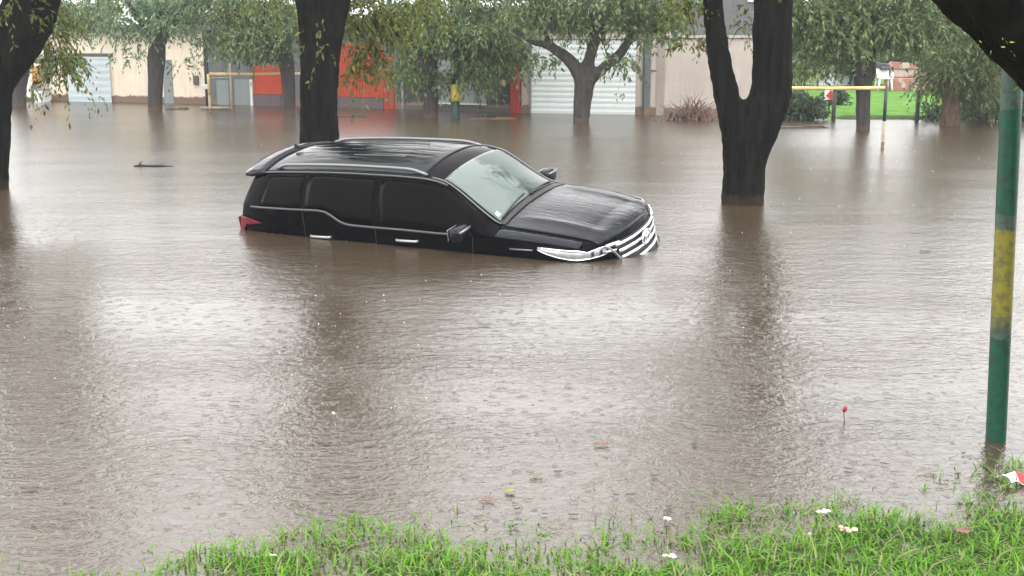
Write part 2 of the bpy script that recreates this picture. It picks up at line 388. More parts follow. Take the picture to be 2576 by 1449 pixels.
far_tree('grey trunk with pale green spreading leaves before the cream house', (390, 279),
    [(390, 279, 18), (391, 200, 19), (393, 150, 23), (396, 110, 20)], [[(396, 125, 12), (370, 80, 8), (330, 20, 6), (300, -40, 5)], [(398, 125, 12), (430, 70, 8), (470, 10, 6), (500, -50, 5)], [(396, 120, 12), (400, 40, 8), (410, -60, 6)]],
    row(300, 500, 10, 90, 7, tw=34) + row(270, 520, -60, 20, 6, .7) + [(310, 150, .3, (.3, .3, .2), 8, 8, .4, 1, .15), (460, 160, .3, (.5, .3, .25), 16, 10, .5, 1.0, .15), (350, 130, 0, (.5, .4, .3), 16, 10, .5, .9, .16)] + [top(400, -120), top(300, -60, 1.3), top(480, -70, 1.3)], L_pale)
far_tree('grey trunk half hidden behind the leaning tree at the left edge', (45, 268),
    [(45, 268, 20), (46, 220, 20), (52, 160, 24), (60, 100, 26)], [[(60, 110, 14), (110, 40, 9), (160, -30, 6)], [(58, 110, 12), (20, 30, 9)]],
    row(120, 260, 0, 80, 6, tw=36) + row(70, 200, 90, 150, 4, .35, 26) + [top(150, -90), top(20, -80)], L_far)
far_tree('dark trunk just behind the straight black tree, near the grey gate', (728, 287),
    [(728, 287, 16), (727, 230, 16), (722, 170, 19), (715, 120, 20)], [[(718, 130, 12), (660, 60, 8), (620, 0, 6)], [(715, 125, 12), (730, 20, 8)]],
    row(540, 760, 10, 105, 12, .5, 46) + row(540, 740, -40, 40, 6, .7, 50) + row(600, 700, 125, 145, 3, .25, 12) + [top(650, -110), top(560, -80, 1.3), top(760, -90)], L_far)
far_tree('grey trunk left of the yellow banded green post', (1083, 296),
    [(1083, 296, 20), (1083, 240, 20), (1078, 190, 24), (1075, 140, 26)], [[(1078, 160, 14), (1030, 90, 10), (980, 20, 7)], [(1080, 150, 14), (1120, 70, 10), (1180, 0, 7)], [(1078, 140, 12), (1075, 20, 8)]],
    row(1010, 1290, 20, 110, 14, .55, 52) + row(1150, 1290, 100, 175, 9, .45, 46, L=.7, dr=1.2) + row(1000, 1090, 130, 190, 5, .35, 28) + row(1000, 1300, -50, 30, 7, .7, 50) + [top(1080, -110), top(1210, -90), top(960, -90, 1.2)], L_far)
far_tree('forked grey tree with bare spreading limbs before the white garage door', (1462, 308),
    [(1462, 308, 21), (1465, 260, 23), (1470, 215, 26), (1472, 195, 28)], [[(1462, 205, 16), (1440, 160, 17), (1405, 130, 14), (1370, 112, 10), (1334, 104, 7), (1290, 70, 5)], [(1472, 200, 17), (1480, 160, 15), (1500, 90, 14), (1525, 20, 11), (1545, -60, 8)],
     [(1482, 205, 15), (1520, 170, 14), (1560, 135, 13), (1592, 80, 11), (1603, 30, 9), (1585, -20, 8), (1570, -70, 6)], [(1505, 80, 10), (1480, 30, 7), (1450, -30, 6)], [(1400, 128, 8), (1370, 80, 6), (1360, 20, 5)], [(1500, 90, 6), (1460, 80, 4), (1430, 40, 3)], [(1535, 155, 5), (1520, 110, 4), (1530, 60, 3)]],
    row(1290, 1480, 10, 90, 9, .5, 34) + row(1560, 1700, 0, 70, 7, .45, 30) + row(1330, 1420, 130, 165, 3, .3, 9, 9) + row(1540, 1610, 150, 195, 4, .25, 9, 9) + row(1300, 1700, -50, 10, 9, .6, 40) + row(1430, 1560, 40, 120, 4, .3, 10, 9) + [top(1500, -110, 1.8), top(1360, -80), top(1640, -80)], L_far, remesh=.045)
far_tree('dark double trunk before the green lawn, under grey green leaves', (2171, 328),
    [(2171, 328, 18), (2171, 270, 18), (2172, 225, 19), (2170, 200, 22)], [[(2165, 215, 14), (2152, 150, 13), (2150, 90, 12), (2120, 10, 9), (2080, -60, 6)], [(2180, 215, 14), (2192, 150, 13), (2196, 90, 12), (2215, 20, 9), (2250, -60, 6)], [(2152, 100, 8), (2100, 50, 6), (2050, 10, 4)]],
    row(2010, 2140, 0, 110, 9, .5, 46) + row(2010, 2090, 110, 160, 4, .35, 26) + row(2170, 2400, 0, 80, 10, .55, 50) + row(2000, 2400, -50, 10, 9, .7, 50) + [top(2170, -110, 1.8), top(2060, -90), top(2300, -90)], L_far, remesh=.045)
far_tree('short brown trunk under a round grey green crown right of the lawn', (2388, 315),
    [(2388, 315, 25), (2390, 280, 24), (2392, 245, 20), (2396, 200, 12)], [[(2385, 260, 10), (2372, 225, 8), (2368, 200, 6)], [(2395, 255, 8), (2410, 215, 6)]],
    row(2340, 2500, 150, 225, 12, .42, 60, ll=.13) + row(2370, 2520, 100, 160, 9, .5, 60, ll=.14) + row(2400, 2480, 225, 250, 3, .25, 20, ll=.14) + row(2430, 2560, 40, 110, 6, .6, 50) + [top(2480, 0, 1.2)], L_far, bark=M_bark_brown)
# trees behind the houses
bk = [(-60, 40), (90, 42), (260, 44), (440, 46), (620, 42), (800, 46), (980, 44), (1160, 42), (1340, 46), (1500, 40), (1660, 42), (1830, 44), (1990, 50), (2130, 46), (2270, 48), (2420, 46), (2560, 42), (2700, 40)]
names = ['far left', 'cream house', 'pale shutter', 'cream house end wall', 'grey gate', 'red shop', 'orange shop', 'grey garage', 'red pillar', 'white garage door', 'pink pillar', 'bare pink wall', 'forked tree', 'pale shed', 'plastic chair', 'brick wall', 'right hedge', 'right edge']
for i, (x, y0) in enumerate(bk):
    Y = 50 + (i % 3) * 2.5 + (6 if x > 1950 else 0)
    B = WD(x, 200, Y); B.z = -.2
    t = empty('tree', B, 'dense dark tree rising behind the ' + names[i] + (' tree' if names[i] == 'x' else ''), 'tree', 'trees massed behind the houses')
    b = MB(); h = 4.4
    b.tube([(0, 0, 0), (.05, 0, 1.5), (0, .1, 3.0), (.1, 0, h)], [.24, .2, .16, .07], 8)
    for k in range(5):
        a = k * 1.3 + i; b.tube([(0, .05, 2 + .3 * k), (math.cos(a) * .7, math.sin(a) * .7, 2.7 + .3 * k), (math.cos(a) * 1.5, math.sin(a) * 1.4, 3.2 + .3 * k)], [.1, .07, .03], 6)
    b.build('trunk', M_bark_far, t, True)
    cl = [(B + Vector((RNG.uniform(-1.3, 1.3), RNG.uniform(-.8, .8), z + RNG.uniform(-.3, .3))), (1.3, 1.1, .7), 120, 14, .6, .5, .24) for z in (1.9, 2.4, 2.9, 3.3)]
    crown(t, cl, L_back if i % 2 else L_far)

# ------------------------------------------------------------------ buildings
def wallmat(name, col, var=.12, rough=.85, scale=1.5, streak=True, spec=.2):
    m, t, b = mat(name); L = t.links.new
    tc = N(t, 'ShaderNodeTexCoord')
    n1 = N(t, 'ShaderNodeTexNoise', Scale=scale, Detail=8, Roughness=.65); L(tc.outputs['Object'], n1.inputs['Vector'])
    mp = N(t, 'ShaderNodeMapping'); mp.inputs['Scale'].default_value = (4, 4, .35); L(tc.outputs['Object'], mp.inputs[0])
    n2 = N(t, 'ShaderNodeTexNoise', Scale=1.5, Detail=6, Roughness=.7); L(mp.outputs[0], n2.inputs['Vector'])
    mx = N(t, 'ShaderNodeMix', data_type='FLOAT'); mx.inputs[0].default_value = .5 if streak else 0
    L(n1.outputs[0], mx.inputs[2]); L(n2.outputs[0], mx.inputs[3])
    cr = N(t, 'ShaderNodeValToRGB'); e = cr.color_ramp.elements; e[0].position = .3; e[1].position = .68
    e[0].color = [c * (1 - var) for c in col] + [1]; e[1].color = [min(1, c * (1 + var * .5)) for c in col] + [1]
    L(mx.outputs[0], cr.inputs[0]); L(cr.outputs[0], b.inputs['Base Color']); b.inputs['Roughness'].default_value = rough; b.inputs['Specular IOR Level'].default_value = spec
    return m
M_cream = wallmat('cream_render', (.86, .74, .60), .22)
M_pink = wallmat('pink_render', (.52, .455, .41), .2)
M_grey = wallmat('grey_render', (.15, .16, .17), .2)
M_darkgrey = wallmat('dark_grey_render', (.065, .068, .072), .25)
for m_ in (M_cream, M_pink, M_grey, M_darkgrey): tide(m_, (.22, .15, .11), .22)
M_roof = wallmat('roof_sheet', (.13, .13, .13), .3)
M_orange = wallmat('orange_red_paint', (.44, .062, .032), .25, rough=.6)
M_redcol = wallmat('dull_red_paint', (.38, .05, .04), .25)
M_purple = wallmat('grey_purple_paint', (.14, .11, .12), .25)
M_shut = wallmat('pale_blue_metal', (.56, .63, .66), .1, rough=.5, scale=.8)
M_shutw = wallmat('pale_white_metal', (.72, .77, .77), .08, rough=.5, scale=.8)
M_steel = wallmat('grey_metal', (.25, .28, .28), .15, rough=.5)
M_lintel = simple('dark_board', (.08, .08, .07), var=.2)  # one dark tone shared by lintel, meter box, plinth and gap strip
M_white = simple('white_paint', (.75, .75, .72), rough=.5, var=.08)
M_lampc = simple('cream_plastic', (.8, .62, .42), rough=.5, var=.05)
class Facade:
    def __init__(s, p0, p1, name, label, cat='building', group=None):
        s.A = W(*p0); s.B = W(*p1); s.d = (s.B - s.A).normalized(); s.n = Vector((s.d.y, -s.d.x, 0))
        s.ang = math.atan2(s.d.y, s.d.x); s.len = (s.B - s.A).length
        s.o = empty(name, s.A, label, cat, group, (0, 0, s.ang))
    def loc(s, px, py):
        r = ray(px, py); o = Vector((0, 0, H)); t = (s.A - o).dot(s.n) / r.dot(s.n); p = o + r * t - s.A
        return p.dot(s.d), p.z
    def rect(s, x0, y0, x1, y1):
        m = (y0 + y1) / 2; mx = (x0 + x1) / 2
        return s.loc(x0, m)[0], s.loc(x1, m)[0], s.loc(mx, y1)[1], s.loc(mx, y0)[1]
    def panel(s, name, m, x0, y0, x1, y1, out=.03, th=.04, zb=None, parent=None, bevel=0):
        a, b, z0, z1 = s.rect(x0, y0, x1, y1)
        if zb is not None: z0 = zb
        mb = MB().box(((a + b) / 2, -out + th / 2, (z0 + z1) / 2), (abs(b - a), th, z1 - z0))
        return mb.build(name, m, parent or s.o, bevel=bevel)
    def wall(s, m, ztop, depth=6, holes=None):
        return MB().box((s.len / 2, depth / 2, (ztop - 1) / 2), (s.len, depth, ztop + 1)).build('wall', m, s.o)
    def roof(s, ztop, depth=6, m=M_roof, over=.12, th=.12):
        return MB().box((s.len / 2, depth / 2 - .05, ztop + th / 2 + .002), (s.len + .0, depth + over * 2, th)).build('roof', m, s.o)
def shutter(fc, m, x0, y0, x1, y1, name='garage_door', out=.05, pitch=.11, zb=None):
    a, b, z0, z1 = fc.rect(x0, y0, x1, y1)
    if zb is not None: z0 = zb
    mb = MB(); z = z0
    while z < z1 - .01:
        zt = min(z + pitch, z1)
        mb.add([(a, -out, z), (b, -out, z), (b, -out - .008, z + (zt - z) * .5), (a, -out - .008, z + (zt - z) * .5), (b, -out, zt - .008), (a, -out, zt - .008), (b, -out + .012, zt), (a, -out + .012, zt)],
               [(0, 1, 2, 3), (3, 2, 4, 5), (5, 4, 6, 7)])
        z = zt
    mb.add([(a, 0, z0), (b, 0, z0), (b, 0, z1), (a, 0, z1), (a, -out, z1), (b, -out, z1)], [(3, 2, 5, 4)])
    return mb.build(name, m, fc.o)
# cream house
f = Facade((62, 252.5), (521, 262), 'cream_house', 'cream house with a pale blue shutter and stained low walls, far left')
f.wall(M_cream, 2.4); f.roof(2.4, over=.25)
shutter(f, M_shut, 172, 142, 280, 258, pitch=.22, zb=-.6)
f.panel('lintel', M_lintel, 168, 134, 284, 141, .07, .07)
f.panel('door', M_steel, 412, 150, 435, 260, .03, .04, zb=-.6)
f.panel('meter_box', M_lintel, 489, 190, 501, 213, .08, .08, bevel=.01)
f.panel('window', M_steel, 96, 165, 132, 205, .02, .03)
bx = f
# shop signs leaning at the left
s_ = Facade((66, 253.5), (90, 254), 'sign_board', 'tall white sign board with faint grey writing beside the cream house', 'sign')
s_.panel('board', M_white, 66, 160, 86, 244, .25, .04, bevel=.01)
s_.panel('post', M_purple, 72, 236, 80, 256, .21, .04, zb=-.8)
mb = MB()
a0, b0, z0, z1 = s_.rect(69, 180, 84, 240)
for k in range(7):
    MB().box((a0 + .03 + .04 * (k % 2) + .05, -.272, z1 - .1 - k * .11), (.07 + .03 * (k % 3), .004, .035), 0).build('lettering', M_purple, s_.o)
s_ = Facade((88, 254), (128, 255), 'pillar', 'ochre and brown pillar beside the tall white sign board', 'pillar')
M_ochre = wallmat('ochre_paint', (.5, .27, .1), .3)
s_.panel('shaft', M_ochre, 88, 165, 104, 215, .15, .14); s_.panel('base', M_purple, 88, 215.2, 106, 256, .17, .16, zb=-.8)
s_ = Facade((106, 255), (135, 255.5), 'cabinet', 'small white cabinet standing in the water beside the ochre pillar', 'cabinet')
s_.panel('body', M_white, 108, 225, 132, 256, .5, .45, zb=-.7, bevel=.02); s_.panel('top', M_steel, 106, 222, 134, 224.8, .53, .5)
# grey gate and red shop
f = Facade((521.5, 262), (999.5, 274), 'shop', 'low grey shop with orange red panels, behind the straight black tree')
f.wall(M_grey, 2.35); f.roof(2.35)
f.panel('door', M_steel, 547, 202, 577, 268, .04, .05, zb=-.6)
f.panel('gate', M_steel, 592, 200, 635, 268, .04, .05, zb=-.6)
f.panel('panel', M_orange, 640, 165, 710, 237, .06, .08)
f.panel('base', M_purple, 640, 237.3, 708, 266, .05, .07, zb=-.6)
f.panel('panel', M_orange, 850, 110, 966, 244, .06, .08)
f.panel('panel', M_redcol, 967, 140, 992, 262, .05, .07, zb=-.3)
f.panel('base', M_purple, 850, 244.3, 966, 272, .05, .07, zb=-.6)
f.panel('post', M_white, 633, 200, 638, 268, .09, .09, zb=-.6); f.panel('post', M_white, 738, 212, 742, 276, .09, .09, zb=-.6)
f.panel('ledge', M_pink, 633, 266.3, 712, 273, .12, .11, zb=-.6)
# dark garage
f = Facade((1000, 274), (1311.5, 284), 'garage', 'dark grey garage with a lighter ribbed shutter and a red pillar')
f.wall(M_darkgrey, 2.4); f.roof(2.4)
shutter(f, M_steel, 1103, 150, 1225, 263, pitch=.28)
f.panel('sill', M_shut, 1103, 259.5, 1226, 262.8, .10, .05)
f.panel('post', M_steel, 1012, 200, 1016, 280, .06, .06)
f.panel('wall_lamp', M_lampc, 1262, 201, 1274, 217, .14, .14, bevel=.03)
f.panel('pillar', M_redcol, 1289, 105, 1309, 284, .14, .16, zb=-.6)
f.panel('plinth', M_lintel, 1020, 268, 1286, 280, .05, .06, zb=-.6)
# white garage
f = Facade((1312, 284), (1651.5, 289.5), 'garage', 'pink rendered garage with a wide white slatted door behind the forked grey tree')
f.wall(M_pink, 2.35); f.roof(2.35, over=.05)
shutter(f, M_shutw, 1338, 100, 1600, 292, pitch=.15, zb=-.6)
f.panel('door_frame', M_steel, 1333.5, 98, 1337.5, 290, .07, .06, zb=-.6)
f.panel('lintel', M_pink, 1334, 88, 1604, 98, .09, .09)
f.panel('dark_gap_strip', M_lintel, 1617, 100, 1621, 282, .07, .06)  # dark strip painted where only a dark gap shows beside the pillar
f.panel('pillar', M_grey, 1622, 92, 1637, 292, .05, .06, zb=-.6)
# boundary wall
f = Facade((1652, 289.5), (1905, 293), 'boundary_wall', 'high pinkish grey boundary wall between the white garage and the forked tree', 'wall')
f.wall(M_pink, 2.13, .25); MB().box((f.len / 2, .12, 2.165), (f.len, .33, .07)).build('coping', M_pink, f.o)
f.panel('pillar', wallmat('dirty_render', (.36, .31, .27), .25), 1652, 92, 1672, 292, .03, .04, zb=-.6)
# house behind the boundary wall
o = empty('house', WD(1760, 140, 42), 'dark grey house rising behind the pink boundary wall', 'building'); o.location.z = 0
MB().box((.6, 3, 1.85), (5.2, 6, 4.7)).build('wall', wallmat('slate_render', (.13, .13, .135), .3), o)
MB().box((.6, 3, 4.3), (5.6, 6.5, .2)).build('roof', M_roof, o)
MB().box((1.95, -.04, 3.62), (.75, .08, .62)).build('window', M_shut, o)
MB().box((-.4, -.04, 3.5), (.7, .08, .7)).build('window', M_steel, o)
# pale shed on the right
f = Facade((1905, 240), (2165, 236), 'shed', 'pale grey shed seen through leaves between the forked tree and the double trunk')
f.wall(wallmat('pale_render', (.50, .53, .54), .25), 1.35, 3); f.roof(1.35, 3)
f.panel('door', M_steel, 2035, 180, 2055, 240, .03, .04)

# ------------------------------------------------------------------ small street things
M_green = simple('green_paint', (.004, .14, .085), rough=.35, var=.3, scale=6)
M_yel = simple('yellow_paint', (.42, .35, .03), rough=.45, var=.25, scale=9)
M_worn = simple('worn_grey_paint', (.26, .30, .28), rough=.7, var=.35, scale=20)
M_dgreen = simple('dark_green_paint', (.012, .04, .035), rough=.5, var=.3, scale=3)
M_pipe = simple('weathered_yellow_white_paint', (.60, .44, .20), rough=.6, var=.45, scale=1.8)
M_pipew = simple('chalky_white_paint', (.34, .29, .21), rough=.6, var=.2, scale=6)
M_rust = simple('rusty_brown_paint', (.13, .075, .04), rough=.7, var=.4, scale=8)
M_dark = simple('dark_painted_steel', (.03, .03, .03), rough=.6, var=.3)
def poly_pole(parent, name, m, A, B, t0, t1, r, edge=0, n=20):
    a = A.lerp(B, t0) - parent.location; b = A.lerp(B, t1) - parent.location
    o = MB(); o.tube([a.lerp(b, k / 6) for k in range(7)], r, n)
    return o.build(name, m, parent, True)
# near post: follow the photographed edges, base in the water
def post_mat():
    """bands of paint with worn, ragged joins; the bands belong to the post"""
    m, t, b = mat('banded_post_paint'); L = t.links.new
    tc = N(t, 'ShaderNodeTexCoord'); sp = N(t, 'ShaderNodeSeparateXYZ'); L(tc.outputs['Object'], sp.inputs[0])
    no = N(t, 'ShaderNodeTexNoise', Scale=18, Detail=6, Roughness=.7); L(tc.outputs['Object'], no.inputs['Vector'])
    ma = N(t, 'ShaderNodeMath', operation='MULTIPLY_ADD'); L(no.outputs[0], ma.inputs[0]); ma.inputs[1].default_value = .09; 
    L(sp.outputs['Z'], ma.inputs[2])
    mr = N(t, 'ShaderNodeMapRange'); mr.inputs['From Max'].default_value = 4.0; L(ma.outputs[0], mr.inputs['Value'])
    cr = N(t, 'ShaderNodeValToRGB'); cr.color_ramp.interpolation = 'CONSTANT'
    g_, w_, y_ = (.002, .075, .042, 1), (.06, .10, .075, 1), (.23, .20, .018, 1)
    zs = [(0, g_)]
    def zat(py): return WD(2530, py, POST.y).z
    for py, c in ((850, w_), (822, (.13, .13, .045, 1)), (800, y_), (577, w_), (545, g_), (282, w_), (150, (.06, .095, .08, 1))):
        zs.append(((zat(py) + .045) / 4.0, c))
    e = cr.color_ramp.elements; e[0].position = 0; e[0].color = zs[0][1]; e[1].position = zs[1][0]; e[1].color = zs[1][1]
    for p_, c in zs[2:]:
        x = e.new(min(p_, .999)); x.color = c
    L(mr.outputs[0], cr.inputs[0])
    n2 = N(t, 'ShaderNodeTexNoise', Scale=22, Detail=8, Roughness=.75); L(tc.outputs['Object'], n2.inputs['Vector'])
    c2 = N(t, 'ShaderNodeValToRGB'); c2.color_ramp.elements[0].position = .40; c2.color_ramp.elements[1].position = .54
    L(n2.outputs[0], c2.inputs[0])
    mx = N(t, 'ShaderNodeMix', data_type='RGBA'); L(c2.outputs[0], mx.inputs[0]); L(cr.outputs[0], mx.inputs[7])
    hv = N(t, 'ShaderNodeHueSaturation'); hv.inputs['Value'].default_value = .5; hv.inputs['Saturation'].default_value = .6; L(cr.outputs[0], hv.inputs['Color']); L(hv.outputs[0], mx.inputs[6])
    L(mx.outputs[2], b.inputs['Base Color']); b.inputs['Roughness'].default_value = .4
    bp = N(t, 'ShaderNodeBump', Strength=.6, Distance=.002); L(n2.outputs[0], bp.inputs['Height']); L(bp.outputs[0], b.inputs['Normal'])
    return m
POST = W(2505, 1106)
p = empty('post', POST, 'green steel post with a yellow band and worn grey paint at the right edge', 'post')
A_ = POST; B_ = WD(2545, 230, POST.y); tp = A_ + (B_ - A_) * 1.35; bt = A_ - (B_ - A_) * .35
mb = MB(); rr0 = 25 / ((1106 - YH) / H)
mb.tube([bt - POST + (tp - bt) * k / 12 for k in range(13)], rr0, 28)
mb.build('shaft', post_mat(), p, True)
mb = MB(); mb.tube([tp - POST, tp - POST + (tp - bt).normalized() * .03], rr0 * 1.08, 28); mb.build('cap', M_worn, p, True, bevel=.004)
# far banded lamp post
FP = W(1146, 298); p = empty('lamp_post', FP, 'dark green lamp post with one yellow band, far off between grey trunks', 'lamp post')
r_ = 11 / ((298 - YH) / H)
zz = [-.9, WD(1146, 255, FP.y).z, WD(1146, 212, FP.y).z, 5.4]
for nm, m_, a, b_ in (('shaft', M_dgreen, zz[0], zz[1]), ('band', M_yel, zz[1], zz[2]), ('shaft', M_dgreen, zz[2], zz[3])):
    mb = MB(); mb.tube([(0, 0, a + (b_ - a) * k / 4) for k in range(5)], r_ * (1.02 if nm == 'band' else 1), 14); mb.build(nm, m_, p, True)
mb = MB(); mb.tube([(0, 0, 5.35), (.25, -.3, 5.6), (.6, -.8, 5.65)], .035, 8); mb.build('arm', M_dgreen, p, True)
mb = MB(); mb.tube([(.5, -.68, 5.66), (.6, -.82, 5.63), (.75, -1.05, 5.6)], [.05, .11, .05], 10, flat=.5); mb.build('lamp_head', M_steel, p, True)
# thin dark utility pole with a white meter box
q = W(523, 267); p = empty('utility_pole', q, 'thin dark utility pole with a small white box, beside the cream house', 'pole')
mb = MB(); mb.tube([(0, 0, -.9), (.01, 0, 1), (0, 0, 3), (0, 0, 5.5)], [.075, .07, .07, .06], 10); mb.build('shaft', M_dark, p, True)
zq = WD(523, 218, q.y).z; MB().box((-.02, -.14, zq), (.2, .13, .15)).build('box', M_white, p, bevel=.02)
# football goals
def goal(label, post_px, bar_y, x_end, base_y, r=.055, bands=True):
    B = W(post_px, base_y); g_ = empty('football_goal', B, label, 'football goal', 'football goals standing in the flood')
    zt = WD(post_px, bar_y, B.y).z; xe = WD(x_end, bar_y, B.y).x - B.x
    def up(x, nm='post'):
        z0 = -1.1; segs = [(z0, .02, M_rust), (.02, zt * .42, M_pipew), (zt * .42, zt, M_dgreen if bands else M_pipew)]
        s0 = MB(); s0.tube([(x, 0, z0), (x, 0, zt)], r, 12); po = s0.build(nm, M_pipew, g_, True)
        k1 = MB(); k1.tube([(x, 0, zt * .45), (x, 0, zt)], r * 1.03, 12); k1.build('paint_band', M_dgreen if bands else M_pipe, po, True)
        k1 = MB(); k1.tube([(x, 0, -1.0), (x, 0, .12)], r * 1.03, 12); k1.build('paint_band', M_rust, po, True)
    up(0); up(xe)
    s0 = MB(); s0.tube([(-.03 * (1 if xe < 0 else -1), 0, zt), (xe / 2, 0, zt - .012), (xe, 0, zt)], r, 12); s0.build('crossbar', M_pipe, g_, True)
goal('weathered football goal with a yellow crossbar, left of the straight black tree', 529, 186, 775, 283, r=.042, bands=False)
goal('weathered football goal with a green and white post, right of the forked tree', 2220, 221, 1935, 372, r=.034)
# white pipe frame
B = W(583, 276); p = empty('pipe_frame', B, 'white pipe frame standing in the water before the grey gate', 'frame')
s_px = (276 - YH) / H
mb = MB(); mb.tube([(0, 0, -.8), (0, 0, (276 - 158) / s_px)], .035, 8); mb.tube([(-76 / s_px, 0, -.8), (-76 / s_px, 0, .03)], .03, 8); mb.build('upright', M_pipew, p, True)
mb = MB(); mb.tube([(0, 0, .05), (-80 / s_px, 0, .05)], .04, 8); mb.build('lower_rail', M_pipew, p, True)
mb = MB(); mb.tube([(0, 0, 80 / s_px), (-52 / s_px, 0, 80 / s_px)], .025, 8); mb.build('upper_rail', M_pipew, p, True)
# lawn posts and a litter bin
for x, y0, y1, lab in ((2096, 226, 305, 'short dark post on the lawn edge nearest the red and white sign'), (2306, 228, 307, 'short green post on the lawn edge below the brick wall')):
    q = W(x, y1); s2 = (y1 - YH) / H
    p = empty('bollard', q, lab, 'post', 'short posts along the lawn edge')
    mb = MB(); mb.tube([(0, 0, -.6), (0, 0, (y1 - y0) / s2)], .055, 12); mb.build('shaft', M_dark if x < 2200 else M_dgreen, p, True)
    mb = MB(); mb.tube([(0, 0, (y1 - y0) / s2), (0, 0, (y1 - y0) / s2 + .03)], [.065, .03], 12); mb.build('cap', M_dark, p, True)
q = W(2084, 290); s2 = (290 - YH) / H; p = empty('sign', q, 'small red and white sign on a short stake beside the dark lawn post', 'sign')
M_red = simple('red_paint', (.5, .03, .05), var=.1)
MB().box((0, -.03, .60), (.30, .02, .34)).build('board', M_white, p, bevel=.005); MB().box((.03, -.045, .56), (.2, .008, .2), M=Matrix.Rotation(.7, 3, 'Y')).build('emblem', M_red, p)
MB().box((0, 0, .1), (.04, .04, 1.0)).build('stake', M_dark, p)
# plastic chair on the lawn
qy = 42.5; q = WD(2222, 224, qy); p = empty('plastic_chair', (q.x, qy, gz(q.x, qy) + .05), 'white plastic chair with a dark cloth over its back, on the lawn', 'chair')
for sx in (-1, 1):
    for sy in (-1, 1):
        mb = MB(); mb.tube([(sx * .25, sy * .24, 0), (sx * .2, sy * .18, .42)], [.03, .035], 6); mb.build('leg', M_white, p, True)
    mb = MB(); mb.tube([(sx * .24, .2, .42), (sx * .26, -.1, .62), (sx * .24, -.22, .45)], .03, 6); mb.build('armrest', M_white, p, True)
MB().box((0, 0, .44), (.46, .46, .04)).build('seat', M_white, p, bevel=.01)
MB().box((0, .22, .66), (.44, .04, .42), M=Matrix.Rotation(-.2, 3, 'X')).build('backrest', M_white, p, bevel=.01)
q2 = bpy.data.objects['plastic_chair']
mb = MB(); mb.box((0, .24, .86), (.5, .12, .2), M=Matrix.Rotation(.15, 3, 'Y')); mb.box((.05, .1, .78), (.34, .14, .12))
cl_ = mb.build('cloth', simple('dark_cloth', (.04, .045, .05), var=.3), None, bevel=.03); cl_.location = p.location; tag(cl_, 'dark cloth thrown over the back of the white plastic chair', 'cloth')
# low brick wall with patches of white render
def brick_mat():
    m, t, b = mat('worn_brick'); L = t.links.new; tc = N(t, 'ShaderNodeTexCoord')
    mp = N(t, 'ShaderNodeMapping'); mp.inputs['Rotation'].default_value = (math.pi / 2, 0, 0); L(tc.outputs['Object'], mp.inputs[0])
    br = N(t, 'ShaderNodeTexBrick', Scale=4.0); br.inputs['Color1'].default_value = (.34, .10, .07, 1); br.inputs['Color2'].default_value = (.26, .09, .07, 1); br.inputs['Mortar'].default_value = (.4, .3, .26, 1); L(mp.outputs[0], br.inputs['Vector'])
    no = N(t, 'ShaderNodeTexNoise', Scale=2.2, Detail=4); L(tc.outputs['Object'], no.inputs['Vector'])
    cr = N(t, 'ShaderNodeValToRGB'); cr.color_ramp.elements[0].position = .5; cr.color_ramp.elements[1].position = .56; L(no.outputs[0], cr.inputs[0])
    mx = N(t, 'ShaderNodeMix', data_type='RGBA'); L(cr.outputs[0], mx.inputs[0]); L(br.outputs[0], mx.inputs[6]); mx.inputs[7].default_value = (.42, .33, .29, 1)
    L(mx.outputs[2], b.inputs['Base Color']); b.inputs['Roughness'].default_value = .9
    return m
qy = 43; q = WD(2286, 222, qy); gq = gz(q.x, qy) + .03; p = empty('brick_barbecue', (q.x, qy, gq), 'low red brick barbecue with patches of white render on the lawn', 'barbecue')
M_brick = brick_mat()
MB().box((0, 0, .22), (1.6, .7, .46)).build('base', M_brick, p, bevel=.04)
MB().box((-.1, .1, .62), (1.3, .5, .33)).build('hearth', wallmat('white_render', (.46, .37, .33), .4), p, bevel=.06)
mb = MB(); mb.add([(-.85, -.2, .78), (.3, -.2, .78), (-.05, -.2, .98), (-.6, -.2, 1.02), (-.85, .4, .78), (.3, .4, .78), (-.05, .4, .98), (-.6, .4, 1.02)], [(0, 1, 2, 3), (7, 6, 5, 4), (0, 4, 5, 1), (1, 5, 6, 2), (2, 6, 7, 3), (3, 7, 4, 0)]); mb.build('hood', M_brick, p)
mb = MB()
for k in range(24):
    a = k / 24 * 2 * math.pi; a2 = (k + 1) / 24 * 2 * math.pi
    for (u, v) in ((a, a2),): mb.tube([(.72 + .2 * math.cos(u), -.38, .33 + .24 * math.sin(u)), (.72 + .2 * math.cos(v), -.38, .33 + .24 * math.sin(v))], .045, 6)
mb.build('arch', M_brick, p)

# shrubs
def shrub(label, px, py, Y, r, n, m, ll=.16, droop=.4, name='shrub', L=.4):
    q = WD(px, py, Y); b0 = Vector((q.x, Y, gz(q.x, Y) if Y > 31 else 0)); r = [k * .84 for k in r]
    t = empty(name, b0, label, 'shrub', 'shrubs along the far bank')
    cl = [(q + Vector((RNG.uniform(-.4, .4) * r[0], 0, RNG.uniform(-.3, .3) * r[2])), (r[0] * .7, r[1], r[2] * .7), n // 3, 12, L, droop, ll) for k in range(3)]
    crown(t, cl, m, 'foliage')
    mb = MB()
    for k in range(7):
        a = k * .9; mb.tube([(0, 0, -.2), (math.cos(a) * .15, math.sin(a) * .15, q.z * .5), (math.cos(a) * r[0] * .6, math.sin(a) * r[1] * .6, q.z + .1)], [.03, .02, .01], 5)
    mb.build('stem', M_bark_far, t, True)
shrub('bright yellow green shrub above the crossbar beside the forked tree', 2012, 185, 36, (.42, .4, .5), 110, L_bright, .15)
shrub('dark round shrub at the water edge under the right crossbar', 2025, 262, 32, (.75, .5, .55), 330, L_shrub, .17)
